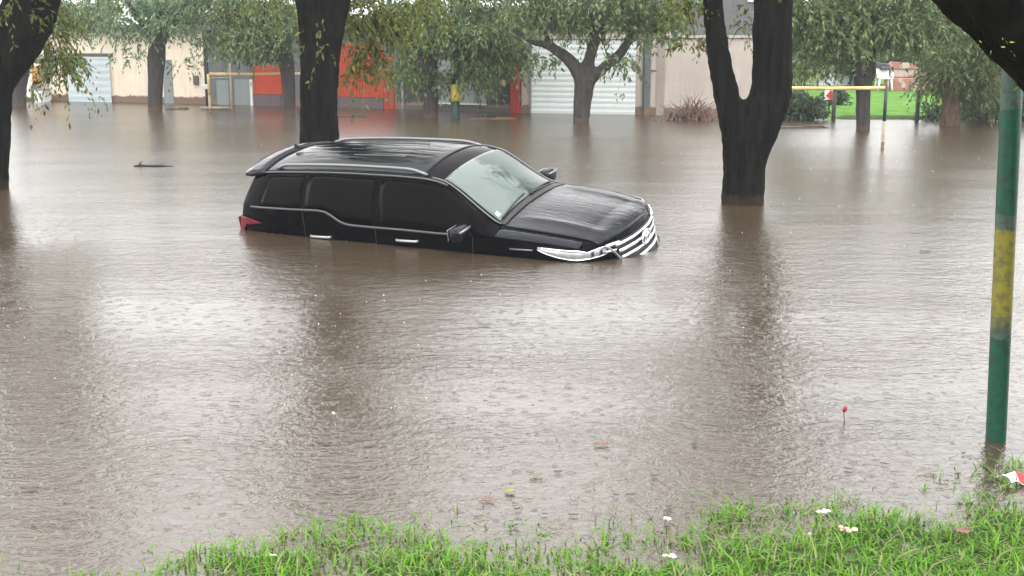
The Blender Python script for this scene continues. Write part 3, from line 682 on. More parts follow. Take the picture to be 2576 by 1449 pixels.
shrub('small green shrub beside the red and white sign', 2108, 245, 36, (.4, .3, .35), 120, L_shrub, .14)
shrub('low shrub at the foot of the brown trunk', 2355, 282, 32, (.3, .3, .35), 90, L_shrub, .12)
shrub('leafy green shrub right of the brown trunk', 2445, 262, 32.5, (.6, .5, .6), 260, L_pale, .13)
shrub('tall dark shrub beside the green steel post', 2480, 255, 31.5, (.55, .5, .75), 340, L_shrub, .13)
shrub('dark shrub behind the leaning limb at the right edge', 2580, 270, 31, (.6, .5, .75), 260, L_shrub, .13)
shrub('grey green hedge behind the barbecue', 2300, 150, 46, (2.0, .8, .7), 520, L_back, .2)
shrub('grey green hedge left of the plastic chair', 2140, 160, 46, (1.6, .8, .7), 420, L_back, .2)
# heap of cut branches
q = W(1740, 303); p = empty('branch_pile', q, 'heap of cut brown branches half sunk before the pink boundary wall', 'branch pile')
mb = MB()
for k in range(120):
    x = RNG.normal() * .38; h_ = .56 * math.exp(-(x / .65) ** 2) * RNG.uniform(.3, 1.15); a = RNG.uniform(-1, 1) + x * .8
    l_ = RNG.uniform(.3, .8)
    mb.tube([(x - l_ * .5 * math.cos(a) + .2, RNG.uniform(-.3, .3), -.05), (x, RNG.uniform(-.2, .2), h_ * .7), (x + l_ * .5 * math.sin(a), RNG.uniform(-.2, .2), h_ + RNG.uniform(0, .15))], [.016, .012, .006], 4)
mb.build('branches', simple('dead_wood', (.16, .10, .08), var=.4), p)
V, Q = clump_leaves([((0, 0, .15), (.7, .35, .24), 110, 8, .2, .3, .08)]); np_mesh('dead_leaves', V, Q, leafmat('dead_leaf', [(.13, .07, .05), (.25, .16, .11), (.35, .25, .18)]), p)

# ------------------------------------------------------------------ the flooded car
def hermite(xs, ys):
    xs = np.array(xs, float); ys = np.array(ys, float); h = np.diff(xs); d = np.diff(ys) / h
    m = np.zeros(len(xs)); m[0] = d[0]; m[-1] = d[-1]
    for i in range(1, len(xs) - 1):
        m[i] = 0 if d[i - 1] * d[i] <= 0 else 2 * d[i - 1] * d[i] / (d[i - 1] + d[i])
    def f(x):
        i = int(np.clip(np.searchsorted(xs, x) - 1, 0, len(xs) - 2)); t = min(max((x - xs[i]) / h[i], 0), 1)
        return float((2 * t**3 - 3 * t**2 + 1) * ys[i] + (t**3 - 2 * t**2 + t) * h[i] * m[i] + (-2 * t**3 + 3 * t**2) * ys[i + 1] + (t**3 - t**2) * h[i] * m[i + 1])
    return f
wmid = hermite([-2.4, -2.2, -1.9, -1.2, 1.3, 1.62, 1.8, 1.95, 2.05], [.82, .88, .915, .93, .93, .925, .912, .885, .845])
wbelt = hermite([-2.4, -2.2, -1.9, -1.2, 1.1, 1.6, 1.9, 2.05], [.78, .84, .87, .895, .895, .875, .85, .825])
zbelt = hermite([-2.4, -1.14, -1.0, -.90, -.80, -.70, 0, .6, 1.0, 1.3, 1.6, 1.9, 2.05], [1.33, 1.33, 1.315, 1.26, 1.20, 1.175, 1.145, 1.12, 1.12, 1.09, 1.06, 1.02, .99])
wtop = hermite([-2.4, -2.0, -1.1, 0, .35, .6, .8, 1.0, 1.12, 1.4, 1.7, 1.95, 2.05], [.60, .64, .665, .665, .655, .67, .69, .72, .75, .755, .74, .71, .69])
ztop = hermite([-2.4, -2.0, -1.1, -.3, .15, .45, .62, .8, 1.0, 1.08, 1.16, 1.4, 1.7, 1.95, 2.05], [1.66, 1.685, 1.70, 1.68, 1.655, 1.60, 1.50, 1.36, 1.22, 1.185, 1.17, 1.145, 1.105, 1.06, 1.035])
zc = hermite([-2.4, -2.0, -1.1, -.4, .0, .22, .42, .62, .8, 1.0, 1.14, 1.22, 1.4, 1.7, 1.95, 2.05], [1.725, 1.765, 1.795, 1.785, 1.76, 1.73, 1.67, 1.575, 1.465, 1.34, 1.245, 1.225, 1.21, 1.175, 1.13, 1.105])
def rsh(x, z):
    if x > -1.5: return x
    k = (-1.5 - x) / .9
    e = np.interp(z, [.3, .9, 1.2, 1.35, 1.55, 1.75], [-2.39, -2.37, -2.32, -2.26, -2.17, -2.10])
    return -1.5 + (e + 1.5) * k
def ridge(x, y):
    r = 0
    if x > 1.15:
        k = min(1, (x - 1.15) / .3)
        r += .016 * k * math.exp(-((abs(y) - .50 - .04 * (1.9 - x)) / .05) ** 2) - .006 * k * math.exp(-((abs(y) - .30) / .12) ** 2)
    if -1.95 < x < .1:
        k = min(1, (x + 1.95) / .1) * min(1, (.1 - x) / .1)
        for yy in (0, .17, .34, .48): r -= .004 * k * math.exp(-((abs(y) - yy) / .022) ** 4)
    return r
def side_pt(x, t, s=-1, off=0):
    y = wbelt(x) * (1 - t) + wtop(x) * t + .028 * math.sin(math.pi * t); z = zbelt(x) * (1 - t) + ztop(x) * t
    return Vector((rsh(x, z), s * (y + off), z + off * .35))
def top_pt(x, u, off=0):
    y = u * wtop(x); z = ztop(x) + (zc(x) - ztop(x)) * (1 - abs(u) ** 2.3) + ridge(x, y)
    return Vector((rsh(x, z), y, z + off))
def low_pts(x):
    wm, wb, zb_ = wmid(x), wbelt(x), zbelt(x)
    return [(0, .30), (wm * .6, .30), (wm * .93, .33), (wm * .985, .45), (wm, .62), (wm, .80), (wm - .002, .93), (wm - .012, 1.0), (max(wb, wm - .04) , (1.0 + zb_) / 2 + .015 if zb_ > 1.03 else zb_ - .02)]
def lower_y(x, z):
    P = low_pts(x) + [(wbelt(x), zbelt(x))]
    return float(np.interp(z, [p[1] for p in P[1:]], [p[0] for p in P[1:]]))
T_ = (-.615, 13.59, -.772); RO = (R(10.9), R(-2.3), R(-28.5))
car = empty('car', T_, 'black sport utility car sunk to its door handles in brown flood water', 'car', rot=RO)

def paint(name, col, wet=.38):
    m, t, b = mat(name); L = t.links.new
    b.inputs['Base Color'].default_value = col + (1,); b.inputs['Roughness'].default_value = .12; b.inputs['Coat Weight'].default_value = .22; b.inputs['Specular IOR Level'].default_value = .12; b.inputs['Coat Roughness'].default_value = .03
    tc = N(t, 'ShaderNodeTexCoord'); mp = N(t, 'ShaderNodeMapping'); mp.inputs['Scale'].default_value = (2.2, 9, 4); L(tc.outputs['Object'], mp.inputs[0])
    n1 = N(t, 'ShaderNodeTexNoise', Scale=2.1, Detail=5, Distortion=1.0); L(mp.outputs[0], n1.inputs['Vector'])
    vo = N(t, 'ShaderNodeTexVoronoi', Scale=45, Randomness=1); L(tc.outputs['Object'], vo.inputs['Vector'])
    a = N(t, 'ShaderNodeMath', operation='MULTIPLY_ADD'); L(vo.outputs['Distance'], a.inputs[0]); a.inputs[1].default_value = -.06
    L(n1.outputs[0], a.inputs[2])
    bp = N(t, 'ShaderNodeBump', Strength=wet, Distance=.02); L(a.outputs[0], bp.inputs['Height'])
    L(bp.outputs[0], b.inputs['Normal']); L(bp.outputs[0], b.inputs['Coat Normal'])
    return m
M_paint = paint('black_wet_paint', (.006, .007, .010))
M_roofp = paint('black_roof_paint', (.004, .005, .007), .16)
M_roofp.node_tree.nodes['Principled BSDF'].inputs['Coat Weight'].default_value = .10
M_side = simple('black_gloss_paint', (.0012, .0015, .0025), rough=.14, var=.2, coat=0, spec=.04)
M_glassd = simple('tinted_glass', (.001, .0012, .0012), rough=.12, var=.1, spec=.05)
M_chrome = simple('chrome', (.86, .87, .9), rough=.14, metal=.95, var=.03)
M_silver = simple('satin_silver', (.20, .205, .21), rough=.3, metal=.6, var=.06)
M_handle = simple('brushed_handle', (.40, .40, .41), rough=.35, metal=.7, var=.1)
M_strip = simple('dull_chrome_strip', (.09, .092, .095), rough=.4, metal=.4, var=.1)
M_black = simple('black_plastic', (.012, .012, .014), rough=.5, var=.2)
M_redl = simple('red_lens', (.13, .001, .012), rough=.25, var=.2, coat=.1, spec=.2)
M_lens = simple('clear_lens', (.36, .37, .37), rough=.15, metal=.35, var=.25, scale=14, coat=1)
# hull
XS = sorted(set([round(-2.4 + i * .05, 3) for i in range(90)] + [2.05]))
XS = [x for x in XS if x <= 2.05]
def ring(x):
    half = [Vector((rsh(x, z), -y, z)) for y, z in low_pts(x)]
    sidep = [side_pt(x, t) for t in (0, .12, .3, .5, .7, .85, .95)]
    tp_ = [top_pt(x, u) for u in np.linspace(-1, 0, 22)]
    h = half + sidep + tp_
    mir = [Vector((p.x, -p.y, p.z)) for p in h[-2:0:-1]]
    return h + mir
rings = [ring(x) for x in XS]; nn = len(rings[0]); mb = MB()
fs = [(i * nn + k, (i + 1) * nn + k, (i + 1) * nn + (k + 1) % nn, i * nn + (k + 1) % nn) for i in range(len(rings) - 1) for k in range(nn)]
mb.add([p for r in rings for p in r], fs + [tuple(range(nn))])
# nose
def NX(y): return float(np.interp(abs(y), [0, .2, .4, .55, .66, .76, .82, .845], [2.345, 2.335, 2.295, 2.245, 2.19, 2.13, 2.085, 2.05]))
def ztop_at(y):
    ay = abs(y); x = 2.05
    if ay <= wtop(x): return top_pt(x, y / wtop(x)).z
    return float(np.interp(ay, [wtop(x), wbelt(x), wmid(x)], [ztop(x), zbelt(x), .93]))
def zn(y): return .995 - .05 * (abs(y) / .84) ** 2
def nose_pt(y, v, off=0):
    X1 = NX(y); z0 = ztop_at(y); z1 = min(zn(y), z0 - .005)
    if v < .35:
        k = v / .35; th = k * math.pi / 2
        return Vector((2.05 + (X1 - 2.05) * math.sin(th) + off * .6, y, z1 + (z0 - z1) * (1 - k ** 1.7) + off * .6))
    k = (v - .35) / .65; z = z1 + (.32 - z1) * k
    b_ = .035 * math.sin(min(1, k * 1.6) * math.pi * .5) * (1 - (abs(y) / .86) ** 4) + .03 * math.exp(-((z - .62) / .07) ** 2) * (1 - (abs(y) / .86) ** 6)
    return Vector((X1 + b_ + off, y, z))
def nose_z(y, z, off=0):
    X1 = nose_pt(y, .35).z; k = (X1 - z) / (X1 - .32); return nose_pt(y, .35 + .65 * max(0, k), off)
YS = list(np.linspace(-.845, .845, 50)); rows = [[nose_pt(y, v) for y in YS] for v in list(np.linspace(0, .35, 9)) + list(np.linspace(.35, 1, 20))[1:]]
nr, nc = len(rows), len(YS)
mb.add([p for r in rows for p in r], [(i * nc + j, (i + 1) * nc + j, (i + 1) * nc + j + 1, i * nc + j + 1) for i in range(nr - 1) for j in range(nc - 1)])
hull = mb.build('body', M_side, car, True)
def patch(name, fn, us, vs, m, parent=car, solid=.004, flip=False):
    return grid_mesh(name, [[fn(u, v) for v in vs] for u in us], m, parent, solid=solid, flip=flip)
lin = lambda a, b, n: [a + (b - a) * k / (n - 1) for k in range(n)]
# roof skin, bonnet, windscreen
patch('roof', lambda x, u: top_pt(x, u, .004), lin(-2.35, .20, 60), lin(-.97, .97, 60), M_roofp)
def hood_pt(x, u):
    if x <= 2.05: return top_pt(x, u, .008)
    y = u * wtop(2.05); return nose_pt(y, (x - 2.05) / .22 * .30, .008)
patch('bonnet', hood_pt, lin(1.17, 2.05, 34) + [2.08, 2.11, 2.14, 2.17, 2.20, 2.23, 2.26], lin(-.985, .985, 60), M_paint)
patch('fender', lambda x, t: side_pt(x, t, -1, .004), lin(1.12, 2.04, 20), lin(.02, .96, 6), M_paint)
patch('fender', lambda x, t: side_pt(x, t, 1, .004), lin(1.12, 2.04, 20), lin(.02, .96, 6), M_paint)
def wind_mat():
    """laminated glass, pale grey green with a ragged dark green patch"""
    m, t, b = mat('two_tone_windscreen'); L = t.links.new; tc = N(t, 'ShaderNodeTexCoord'); sp = N(t, 'ShaderNodeSeparateXYZ'); L(tc.outputs['Object'], sp.inputs[0])
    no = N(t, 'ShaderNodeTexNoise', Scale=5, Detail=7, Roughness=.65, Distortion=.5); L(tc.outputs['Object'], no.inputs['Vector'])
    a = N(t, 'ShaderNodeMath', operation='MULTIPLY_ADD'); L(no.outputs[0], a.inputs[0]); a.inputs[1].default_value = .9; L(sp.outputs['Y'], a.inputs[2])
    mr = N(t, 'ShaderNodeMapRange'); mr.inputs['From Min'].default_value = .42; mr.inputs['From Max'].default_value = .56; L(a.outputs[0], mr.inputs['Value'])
    mx = N(t, 'ShaderNodeMix', data_type='RGBA'); L(mr.outputs[0], mx.inputs[0]); mx.inputs[6].default_value = (.10, .126, .117, 1); mx.inputs[7].default_value = (.012, .032, .022, 1)  # grey green turning dark green towards the car's left
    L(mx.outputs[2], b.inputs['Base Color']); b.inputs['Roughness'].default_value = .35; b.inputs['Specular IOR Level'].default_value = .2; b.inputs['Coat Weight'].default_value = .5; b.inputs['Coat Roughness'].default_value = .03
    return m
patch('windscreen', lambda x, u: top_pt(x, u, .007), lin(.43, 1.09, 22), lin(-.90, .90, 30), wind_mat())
patch('cowl', lambda x, u: top_pt(x, u, .009), lin(1.10, 1.165, 4), lin(-.95, .95, 24), M_black)
for s in (-1, 1):
    q = [top_pt(x, s * .955, .012) for x in lin(.30, 1.12, 12)]; mb = MB(); mb.tube(q, .016, 6, flat=.5); mb.build('windscreen_trim', M_strip, car, True)
    for a0, a1, b0, b1 in ((-.32, .80, .05, .93), (-1.28, -.40, .05, .93), (-2.02, -1.36, .06, .90)):
        patch('side_window', lambda x, t, s=s: side_pt(x, t, s, .005), lin(a0, a1, 14), lin(b0, b1, 8), M_glassd)
    for x0 in (-.36, -1.32, .86):
        q = [side_pt(x0, 0, s, .003) + Vector((0, 0, -.02))] + [Vector((x0 + .0, s * (lower_y(x0, z) + .002), z)) for z in (1.05, .98, .9, .75, .6)]
        mb = MB(); mb.tube(q, .004, 5); mb.build('door_seam', M_black, car, True)
    # belt strip
    q = [side_pt(x, 0, s, .008) for x in lin(-2.2, .62, 50)] + [side_pt(.66, 0, s, .01) + Vector((0, 0, -.015)), side_pt(.70, 0, s, .01) + Vector((0, 0, -.01)), side_pt(.76, 0, s, .01) + Vector((0, 0, .02))]
    mb = MB(); mb.tube(q, .013, 6); mb.build('belt_trim', M_strip, car, True)
    # drip moulding
    q = [side_pt(x, 1, s, .006) for x in lin(-2.2, .5, 40)]; mb = MB(); mb.tube(q, .012, 6); mb.build('roof_gutter', M_strip, car, True)
    # roof rail
    q = []
    for k in range(31):
        x = -1.98 + 2.2 * k / 30; h_ = (.045 if s < 0 else .028) * min(1, min(k, 30 - k) / 2.5); p_ = top_pt(x, s * .90); q.append(p_ + Vector((0, 0, h_ + .003)))
    mb = MB(); mb.tube(q, .019, 8); mb.build('roof_rail', M_silver, car, True)
    # handles
    for hx in (-1.10, .05):
        hy = lower_y(hx, 1.035); mb = MB()
        mb.tube([(hx - .14, s * (hy + .004), 1.035), (hx - .12, s * (hy + .03), 1.037), (hx, s * (hy + .035), 1.037), (hx + .12, s * (hy + .03), 1.034), (hx + .14, s * (hy + .004), 1.032)], .016, 8)
        mb.build('door_handle', M_handle, car, True)
    # mirror
    c = Vector((.80, s * 1.035, 1.185)); mb = MB(); nu, nv = 16, 10; vs = []
    for i in range(nv + 1):
        ph = -math.pi / 2 + math.pi * i / nv
        for k in range(nu):
            th = 2 * math.pi * k / nu; sg = lambda v, p_: math.copysign(abs(v) ** p_, v)
            vs.append(c + Vector((.085 * sg(math.cos(ph), .6) * sg(math.cos(th), .7), .125 * sg(math.cos(ph), .6) * sg(math.sin(th), .7), .085 * sg(math.sin(ph), .7))))
    mb.add(vs, [(i * nu + k, i * nu + (k + 1) % nu, (i + 1) * nu + (k + 1) % nu, (i + 1) * nu + k) for i in range(nv) for k in range(nu)])
    mi = mb.build('mirror', M_paint, car, True)
    mb = MB(); mb.tube([(.82, s * .90, 1.13), (.81, s * .98, 1.14)], [.035, .03], 8, flat=.6); mb.build('mirror_arm', M_black, mi, True)
    MB().box((.71, s * 1.035, 1.185), (.006, .19, .12)).build('mirror_glass', M_chrome, mi, bevel=.01)
    mb = MB(); mb.tube([c + Vector((.07, s * -.1, .045)), c + Vector((.09, s * 0, .05)), c + Vector((.07, s * .11, .04))], .014, 6); mb.build('mirror_strip', M_silver, mi, True)  # silver strip arching across the upper mirror shell
    # tail lamp wraps the corner
    def tl(x, v, s=s):
        zt_ = np.interp(x, [-2.4, -2.2, -2.0], [1.205, 1.19, 1.155]); zb_ = np.interp(x, [-2.4, -2.34, -2.28, -2.0], [.96, .99, 1.11, 1.145]); z = zb_ + (zt_ - zb_) * v
        return Vector((rsh(x, z), s * (lower_y(x, z) + .016), z))
    patch('tail_lamp', tl, lin(-2.4, -2.0, 14), lin(0, 1, 8), M_redl, solid=.01)
    MB().box((-2.372, s * .64, 1.10), (.02, .30, .16)).build('tail_lamp', M_redl, car, bevel=.01)
    # head lamp wraps from fender to nose
    path = [(1.62, None), (1.72, None), (1.84, None), (1.95, None), (2.03, None), (None, .80), (None, .74), (None, .68), (None, .61)]
    zu = [1.02, 1.012, 1.0, .99, .982, .975, .968, .962, .957]; zl = [1.005, .965, .93, .905, .89, .885, .882, .88, .885]
    up_, lo_ = [], []
    def sk(pp, z, off):
        if pp[1] is None: return Vector((pp[0], s * (lower_y(pp[0], z) + off), z))
        return nose_z(s * pp[1], z, off)
    rows_ = [[sk(pp, b_ + (a_ - b_) * v, .008 + .012 * math.sin(v * math.pi)) for v in (0, .25, .5, .75, 1)] for pp, a_, b_ in zip(path, zu, zl)]
    hl = grid_mesh('head_lamp', rows_, M_lens, car, solid=.006)
    mb = MB(); mb.tube([sk(pp, a_ + .004, .016) for pp, a_ in zip(path, zu)], .009, 6); mb.build('lamp_trim', M_chrome, hl, True)
    mb = MB(); mb.tube([sk(pp, b_ - .002, .014) for pp, b_ in zip(path, zl)], .008, 6); mb.build('lamp_trim', M_chrome, hl, True)
    for pq, zz_ in (((None, .76), .925), ((None, .67), .92)):
        c0 = sk(pq, zz_, .02); mb = MB(); mb.tube([c0, c0 + Vector((.012, 0, 0))], .026, 14); mb.build('projector', M_black, hl, True)
    # chrome bar from lamp to grille corner and grille side frame
    mb = MB(); mb.tube([nose_z(s * y, z, .02) for y, z in ((.61, .955), (.52, .955), (.44, .955))], .02, 8); mb.tube([nose_z(s * y, z, .02) for y, z in ((.62, .90), (.55, .895), (.50, .89))], .014, 8); mb.build('grille_wing', M_chrome, car, True)
    mb = MB(); mb.tube([nose_z(s * y, z, .022) for y, z in ((.60, .95), (.53, .87), (.46, .77), (.40, .66), (.37, .58))], .017, 8); mb.build('grille_frame', M_silver, car, True)
    mb = MB(); mb.tube([sk((1.30, None), 1.0, .006), sk((1.56, None), .995, .006)], .008, 6); mb.build('fender_trim', M_silver, car, True)
    # fog lamp bezel
    mb = MB(); c0 = nose_z(s * .66, .58, .01); mb.tube([c0, c0 + Vector((.03, 0, 0))], [.07, .055], 16); mb.build('fog_lamp', M_black, car, True)
# grille
def gr(z, k): 
    wy = np.interp(z, [.56, .95], [.36, .54]); return nose_z(k * wy, z, .006)
patch('grille', gr, lin(.57, .955, 14), lin(-1, 1, 24), simple('grille_mesh', (.006, .006, .010), rough=.6, var=.3, scale=60), solid=.004)
for z, hw, r_ in ((.935, .50, .017), (.865, .47, .020), (.790, .45, .020), (.705, .41, .022)):
    mb = MB(); mb.tube([nose_z(y, z, .028) for y in np.linspace(-hw, hw, 22)], r_, 8); mb.build('grille_bar', M_chrome, car, True)
# emblem: three interlocking ovals
bc = nose_z(0, .865, .062)
def oval(cz, a, b_, r_, name):
    mb = MB(); n_ = 28; q = [bc + Vector((0, a * math.cos(2 * math.pi * k / n_), cz + b_ * math.sin(2 * math.pi * k / n_))) for k in range(n_ + 1)]
    mb.tube(q, r_, 6, cap=False); return mb
em = oval(0, .105, .070, .010, 'emblem')
for mm in (oval(.030, .062, .026, .008, ''), oval(-.006, .028, .058, .008, '')):
    em.add(mm.v, mm.f)
emb = em.build('emblem', M_chrome, car, True)
mb = MB(); mb.tube([bc + Vector((-.03, 0, 0)), bc + Vector((-.012, 0, 0))], [.06, .05], 20); mb.build('emblem_base', M_silver, emb, True)
# spoiler
rows_ = []
for x, zt_, th in ((-1.98, -.004, .02), (-2.08, .004, .03), (-2.17, .008, .03), (-2.25, .004, .012)):
    rows_.append((x, zt_, th))
mb = MB(); cols = np.linspace(-.66, .66, 22)
def spz(x, y): return float(np.interp(x, [-2.35, -2.0], [1.735, 1.772])) - .075 * (abs(y) / .66) ** 2.4
vs = []; 
for x, zt_, th in rows_:
    for y in cols: vs.append((x - .05 * (1 - (abs(y) / .66) ** 2), y, spz(x, y) + zt_))
for x, zt_, th in rows_[::-1]:
    for y in cols: vs.append((x - .05 * (1 - (abs(y) / .66) ** 2) + .01, y, spz(x, y) + zt_ - th - .02))
n_ = len(cols); nr = 8
mb.add(vs, [((i % nr) * n_ + j, (i % nr) * n_ + j + 1, ((i + 1) % nr) * n_ + j + 1, ((i + 1) % nr) * n_ + j) for i in range(nr) for j in range(n_ - 1)] + [tuple(i * n_ for i in range(nr)), tuple(i * n_ + n_ - 1 for i in range(nr))[::-1]])
mb.build('spoiler', M_paint, car, True)
# rear window, wipers, aerial, sticker
grid_mesh('rear_window', [[(rsh(-2.4, z) - .006, y, z) for y in lin(-.55, .55, 6)] for z in lin(1.33, 1.64, 5)], M_glassd, car, solid=.004)
for y0, y1 in ((-.62, -.05), (.02, .60)):
    q = [top_pt(1.10 - .035 * (k / 8), (y0 + (y1 - y0) * k / 8) / .73, .026) for k in range(9)]
    mb = MB(); mb.tube(q, .011, 6); mb.build('wiper', M_black, car, True)
mb = MB(); mb.add([(-1.86, 0, 1.79), (-2.0, -.02, 1.785), (-2.0, .02, 1.785), (-1.99, 0, 1.85)], [(0, 1, 3), (0, 3, 2), (1, 2, 3), (0, 2, 1)]); mb.build('aerial', M_paint, car)
# low rails on the roof skin
for y in (-.26, .0, .26):
    mb = MB(); mb.tube([top_pt(x, y / .665, .008) for x in lin(-.95, -.25, 8)], .009, 6); mb.build('roof_rib', M_strip, car, True)
patch('sticker', lambda x, u: top_pt(x, u, .012), lin(1.0, 1.05, 3), lin(-.86, -.79, 3), simple('sticker_film', (.5, .8, .9), var=.1))

# ------------------------------------------------------------------ grass
def grass():
    n = 95000; X = RNG.uniform(-4.6, 4.6, n); Yv = RNG.uniform(4.4, 8.3, n)
    sh = np.interp(X, SX, SY); d = sh - Yv
    cl = np.array([noise.noise(Vector((x * 1.3, y * 1.3, 7))) + .5 * noise.noise(Vector((x * 4.5, y * 4.5, 2))) for x, y in zip(X, Yv)])
    dd = d - .12 + cl * .42
    Zg = np.array([gz(x, y) for x, y in zip(X, Yv)])
    p = np.where(Zg > -.006, 1, np.where(Zg > -.03, .35 + .3 * (cl > 0), np.where(dd > -1.6, .14 * np.exp(dd / .45), 0)))
    k = RNG.random(n) < p; X, Yv, d, cl, dd = X[k], Yv[k], d[k], cl[k], dd[k]
    Z = np.array([gz(x, y) for x, y in zip(X, Yv)]); n = len(X)
    Z = np.maximum(Z, -.07)
    hgt = RNG.uniform(.02, .08, n) * (1 + .6 * (RNG.random(n) > .93)) * (1 + .5 * np.clip(cl, -.5, 1)) + np.where(dd < .1, .03, 0)
    a = RNG.uniform(0, 2 * math.pi, n); lean = RNG.uniform(.25, 1.7, n)
    wd = RNG.uniform(.0028, .0055, n)
    D = np.stack([np.cos(a), np.sin(a), np.zeros(n)], 1); Sd = np.stack([-np.sin(a), np.cos(a), np.zeros(n)], 1)
    # turn some blades to face the camera more
    B = np.stack([X, Yv, Z], 1); up = np.array([0, 0, 1.0])
    def at(t): return B + up * (hgt * t * (1 - .35 * lean * t))[:, None] + D * (hgt * lean * t * t * .9)[:, None]
    P1, P2, P3 = at(.45), at(.8), at(1.0)
    w_ = wd[:, None]
    V = np.stack([B - Sd * w_, B + Sd * w_, P1 + Sd * w_ * .9, P1 - Sd * w_ * .9, P2 + Sd * w_ * .55, P2 - Sd * w_ * .55, P3 + Sd * w_ * .08, P3 - Sd * w_ * .08], 1).reshape(-1, 3)
    i = np.arange(n)[:, None] * 8
    Q = np.concatenate([i + np.array([0, 1, 2, 3]), i + np.array([3, 2, 4, 5]), i + np.array([5, 4, 6, 7])], 0)
    m = leafmat('grass_blades', [(.045, .14, .006), (.09, .25, .010), (.15, .36, .02), (.07, .19, .008), (.20, .36, .05), (.10, .24, .02), (.30, .27, .14), (.06, .15, .02)], .35)
    o = np_mesh('grass', V, Q, m); tag(o, 'short bright green grass along the flooded bank', 'grass', kind='stuff')
grass()

# ------------------------------------------------------------------ floating things
LS = simple('leaf_scrap_mat', (.04, .045, .02), rough=.5, var=.4, scale=20)
def leaf_thing(name, label, cat, px, py, L, Wd, col, ang, group=None, z=.006, curl=.2):
    p = W(px, py, .0); p.z = max(0, gz(p.x, p.y)) + z
    rows = []
    for i in range(9):
        t = i / 8; hw = Wd * math.sin(math.pi * min(1, t * .96 + .03)) ** .7 * (1 + .15 * math.sin(i * 2.3))
        rows.append([(L * (t - .5), hw * u, curl * L * (t - .5) ** 2 + .25 * Wd * u * u + .004) for u in (-1, -.5, 0, .5, 1)])
    o = grid_mesh(name, rows, simple(name + '_mat', col, rough=.4, var=.35, scale=20) if name != 'leaf_scrap' else LS, None, solid=.002); o.location = p; o.rotation_euler = (0, 0, ang)
    tag(o, label, cat, group); return o
FL = 'leaves floating on the flood'
leaf_thing('leaf', 'reddish brown leaf floating in open water below the bonnet', 'leaf', 1512, 1122, .085, .017, (.20, .07, .035), .1, FL)
leaf_thing('leaf', 'small olive leaf nearest the brown leaf, floating lower left of it', 'leaf', 1348, 1199, .07, .014, (.16, .13, .04), .2, FL)
leaf_thing('leaf', 'yellow green leaf floating among the first grass tips', 'leaf', 1283, 1240, .06, .022, (.20, .20, .04), -.6, FL)
leaf_thing('leaf', 'thin red leaf floating left of the yellow green leaf', 'leaf', 1231, 1262, .08, .010, (.25, .08, .05), -.2, FL)
leaf_thing('leaf', 'dark narrow leaf floating alone left of centre', 'leaf', 1220, 819, .10, .012, (.05, .04, .03), .05, FL)
leaf_thing('leaf', 'brown bud like leaf floating right of the brown leaf', 'leaf', 1748, 1122, .035, .014, (.05, .045, .03), 1.2, FL)
leaf_thing('leaf', 'dark leaf floating between the forked tree and the green post', 'leaf', 2327, 634, .12, .02, (.04, .04, .03), .1, FL)
leaf_thing('leaf', 'long yellow brown leaf floating just left of the post foot', 'leaf', 2330, 1192, .10, .010, (.20, .16, .06), -.15, FL)
leaf_thing('leaf', 'dark leaf floating left of the car under the left tree', 'leaf', 75, 1233, .09, .012, (.06, .04, .03), .1, FL)
leaf_thing('leaf', 'short brown leaf drifting below the dark tree reflection', 'leaf', 590, 1015, .07, .011, (.08, .05, .03), -.1, FL)
leaf_thing('leaf', 'brown leaf lying in the grass below the post', 'leaf', 2420, 1375, .07, .03, (.15, .07, .04), .4, FL, z=.05)
FB = 'pale scraps of foam'
def scrap(label, px, py, r, col, cat='foam scrap', name='foam_scrap', z=.02):
    p = W(px, py, 0); p.z = max(0, gz(p.x, p.y)) + z; mb = MB()
    for k in range(5):
        c = Vector((RNG.uniform(-r, r), RNG.uniform(-r, r) * .6, RNG.uniform(0, r * .4))); s = r * RNG.uniform(.25, .52); vs = []
        for i in range(5):
            ph = -1.4 + 2.8 * i / 4
            for j in range(7):
                th = j / 7 * 2 * math.pi; q = s * (1 + RNG.uniform(-.25, .25)); vs.append(c + Vector((q * math.cos(ph) * math.cos(th), q * math.cos(ph) * math.sin(th), q * .6 * math.sin(ph))))
        mb.add(vs, [(i * 7 + j, i * 7 + (j + 1) % 7, (i + 1) * 7 + (j + 1) % 7, (i + 1) * 7 + j) for i in range(4) for j in range(7)] + [tuple(range(7))[::-1], tuple(28 + j for j in range(7))])
    o = mb.build(name, simple('scrap_mat', col, rough=.7, var=.2, scale=30)); o.location = p; tag(o, label, cat, FB if name == 'foam_scrap' else None)
scrap('pale foam scrap at the grass edge, centre right', 1678, 1320, .028, (.6, .58, .48))
scrap('pale flat foam scrap lying deeper in the grass below centre', 1680, 1414, .025, (.62, .58, .5))
scrap('cluster of pale foam scraps at the grass edge left of the post', 2072, 1297, .035, (.66, .63, .55))
scrap('lumpy tan bread like scrap in the grass below the foam cluster', 2130, 1357, .034, (.55, .40, .27), 'litter', 'litter', .04)
scrap('small white foam scrap in the lowest grass at the left', 681, 1413, .018, (.75, .72, .66))
scrap('tiny white foam speck floating in the dark reflection of the straight tree', 842, 1048, .014, (.75, .72, .66))
scrap('small pale foam scrap left of the tan scrap', 2030, 1355, .018, (.6, .58, .5))
for k in range(26):
    px_ = RNG.uniform(950, 2450); base_ = float(np.interp(px_, [p[0] for p in shore_px], [p[1] for p in shore_px]))
    leaf_thing('leaf_scrap', 'tiny dark leaf scrap drifting just off the grass edge', 'leaf', px_, base_ - 15 - RNG.random() ** 2 * 170, RNG.uniform(.02, .05), RNG.uniform(.005, .009), (.045, .05, .02), RNG.uniform(-.6, .6), 'tiny leaf scraps along the grass edge')
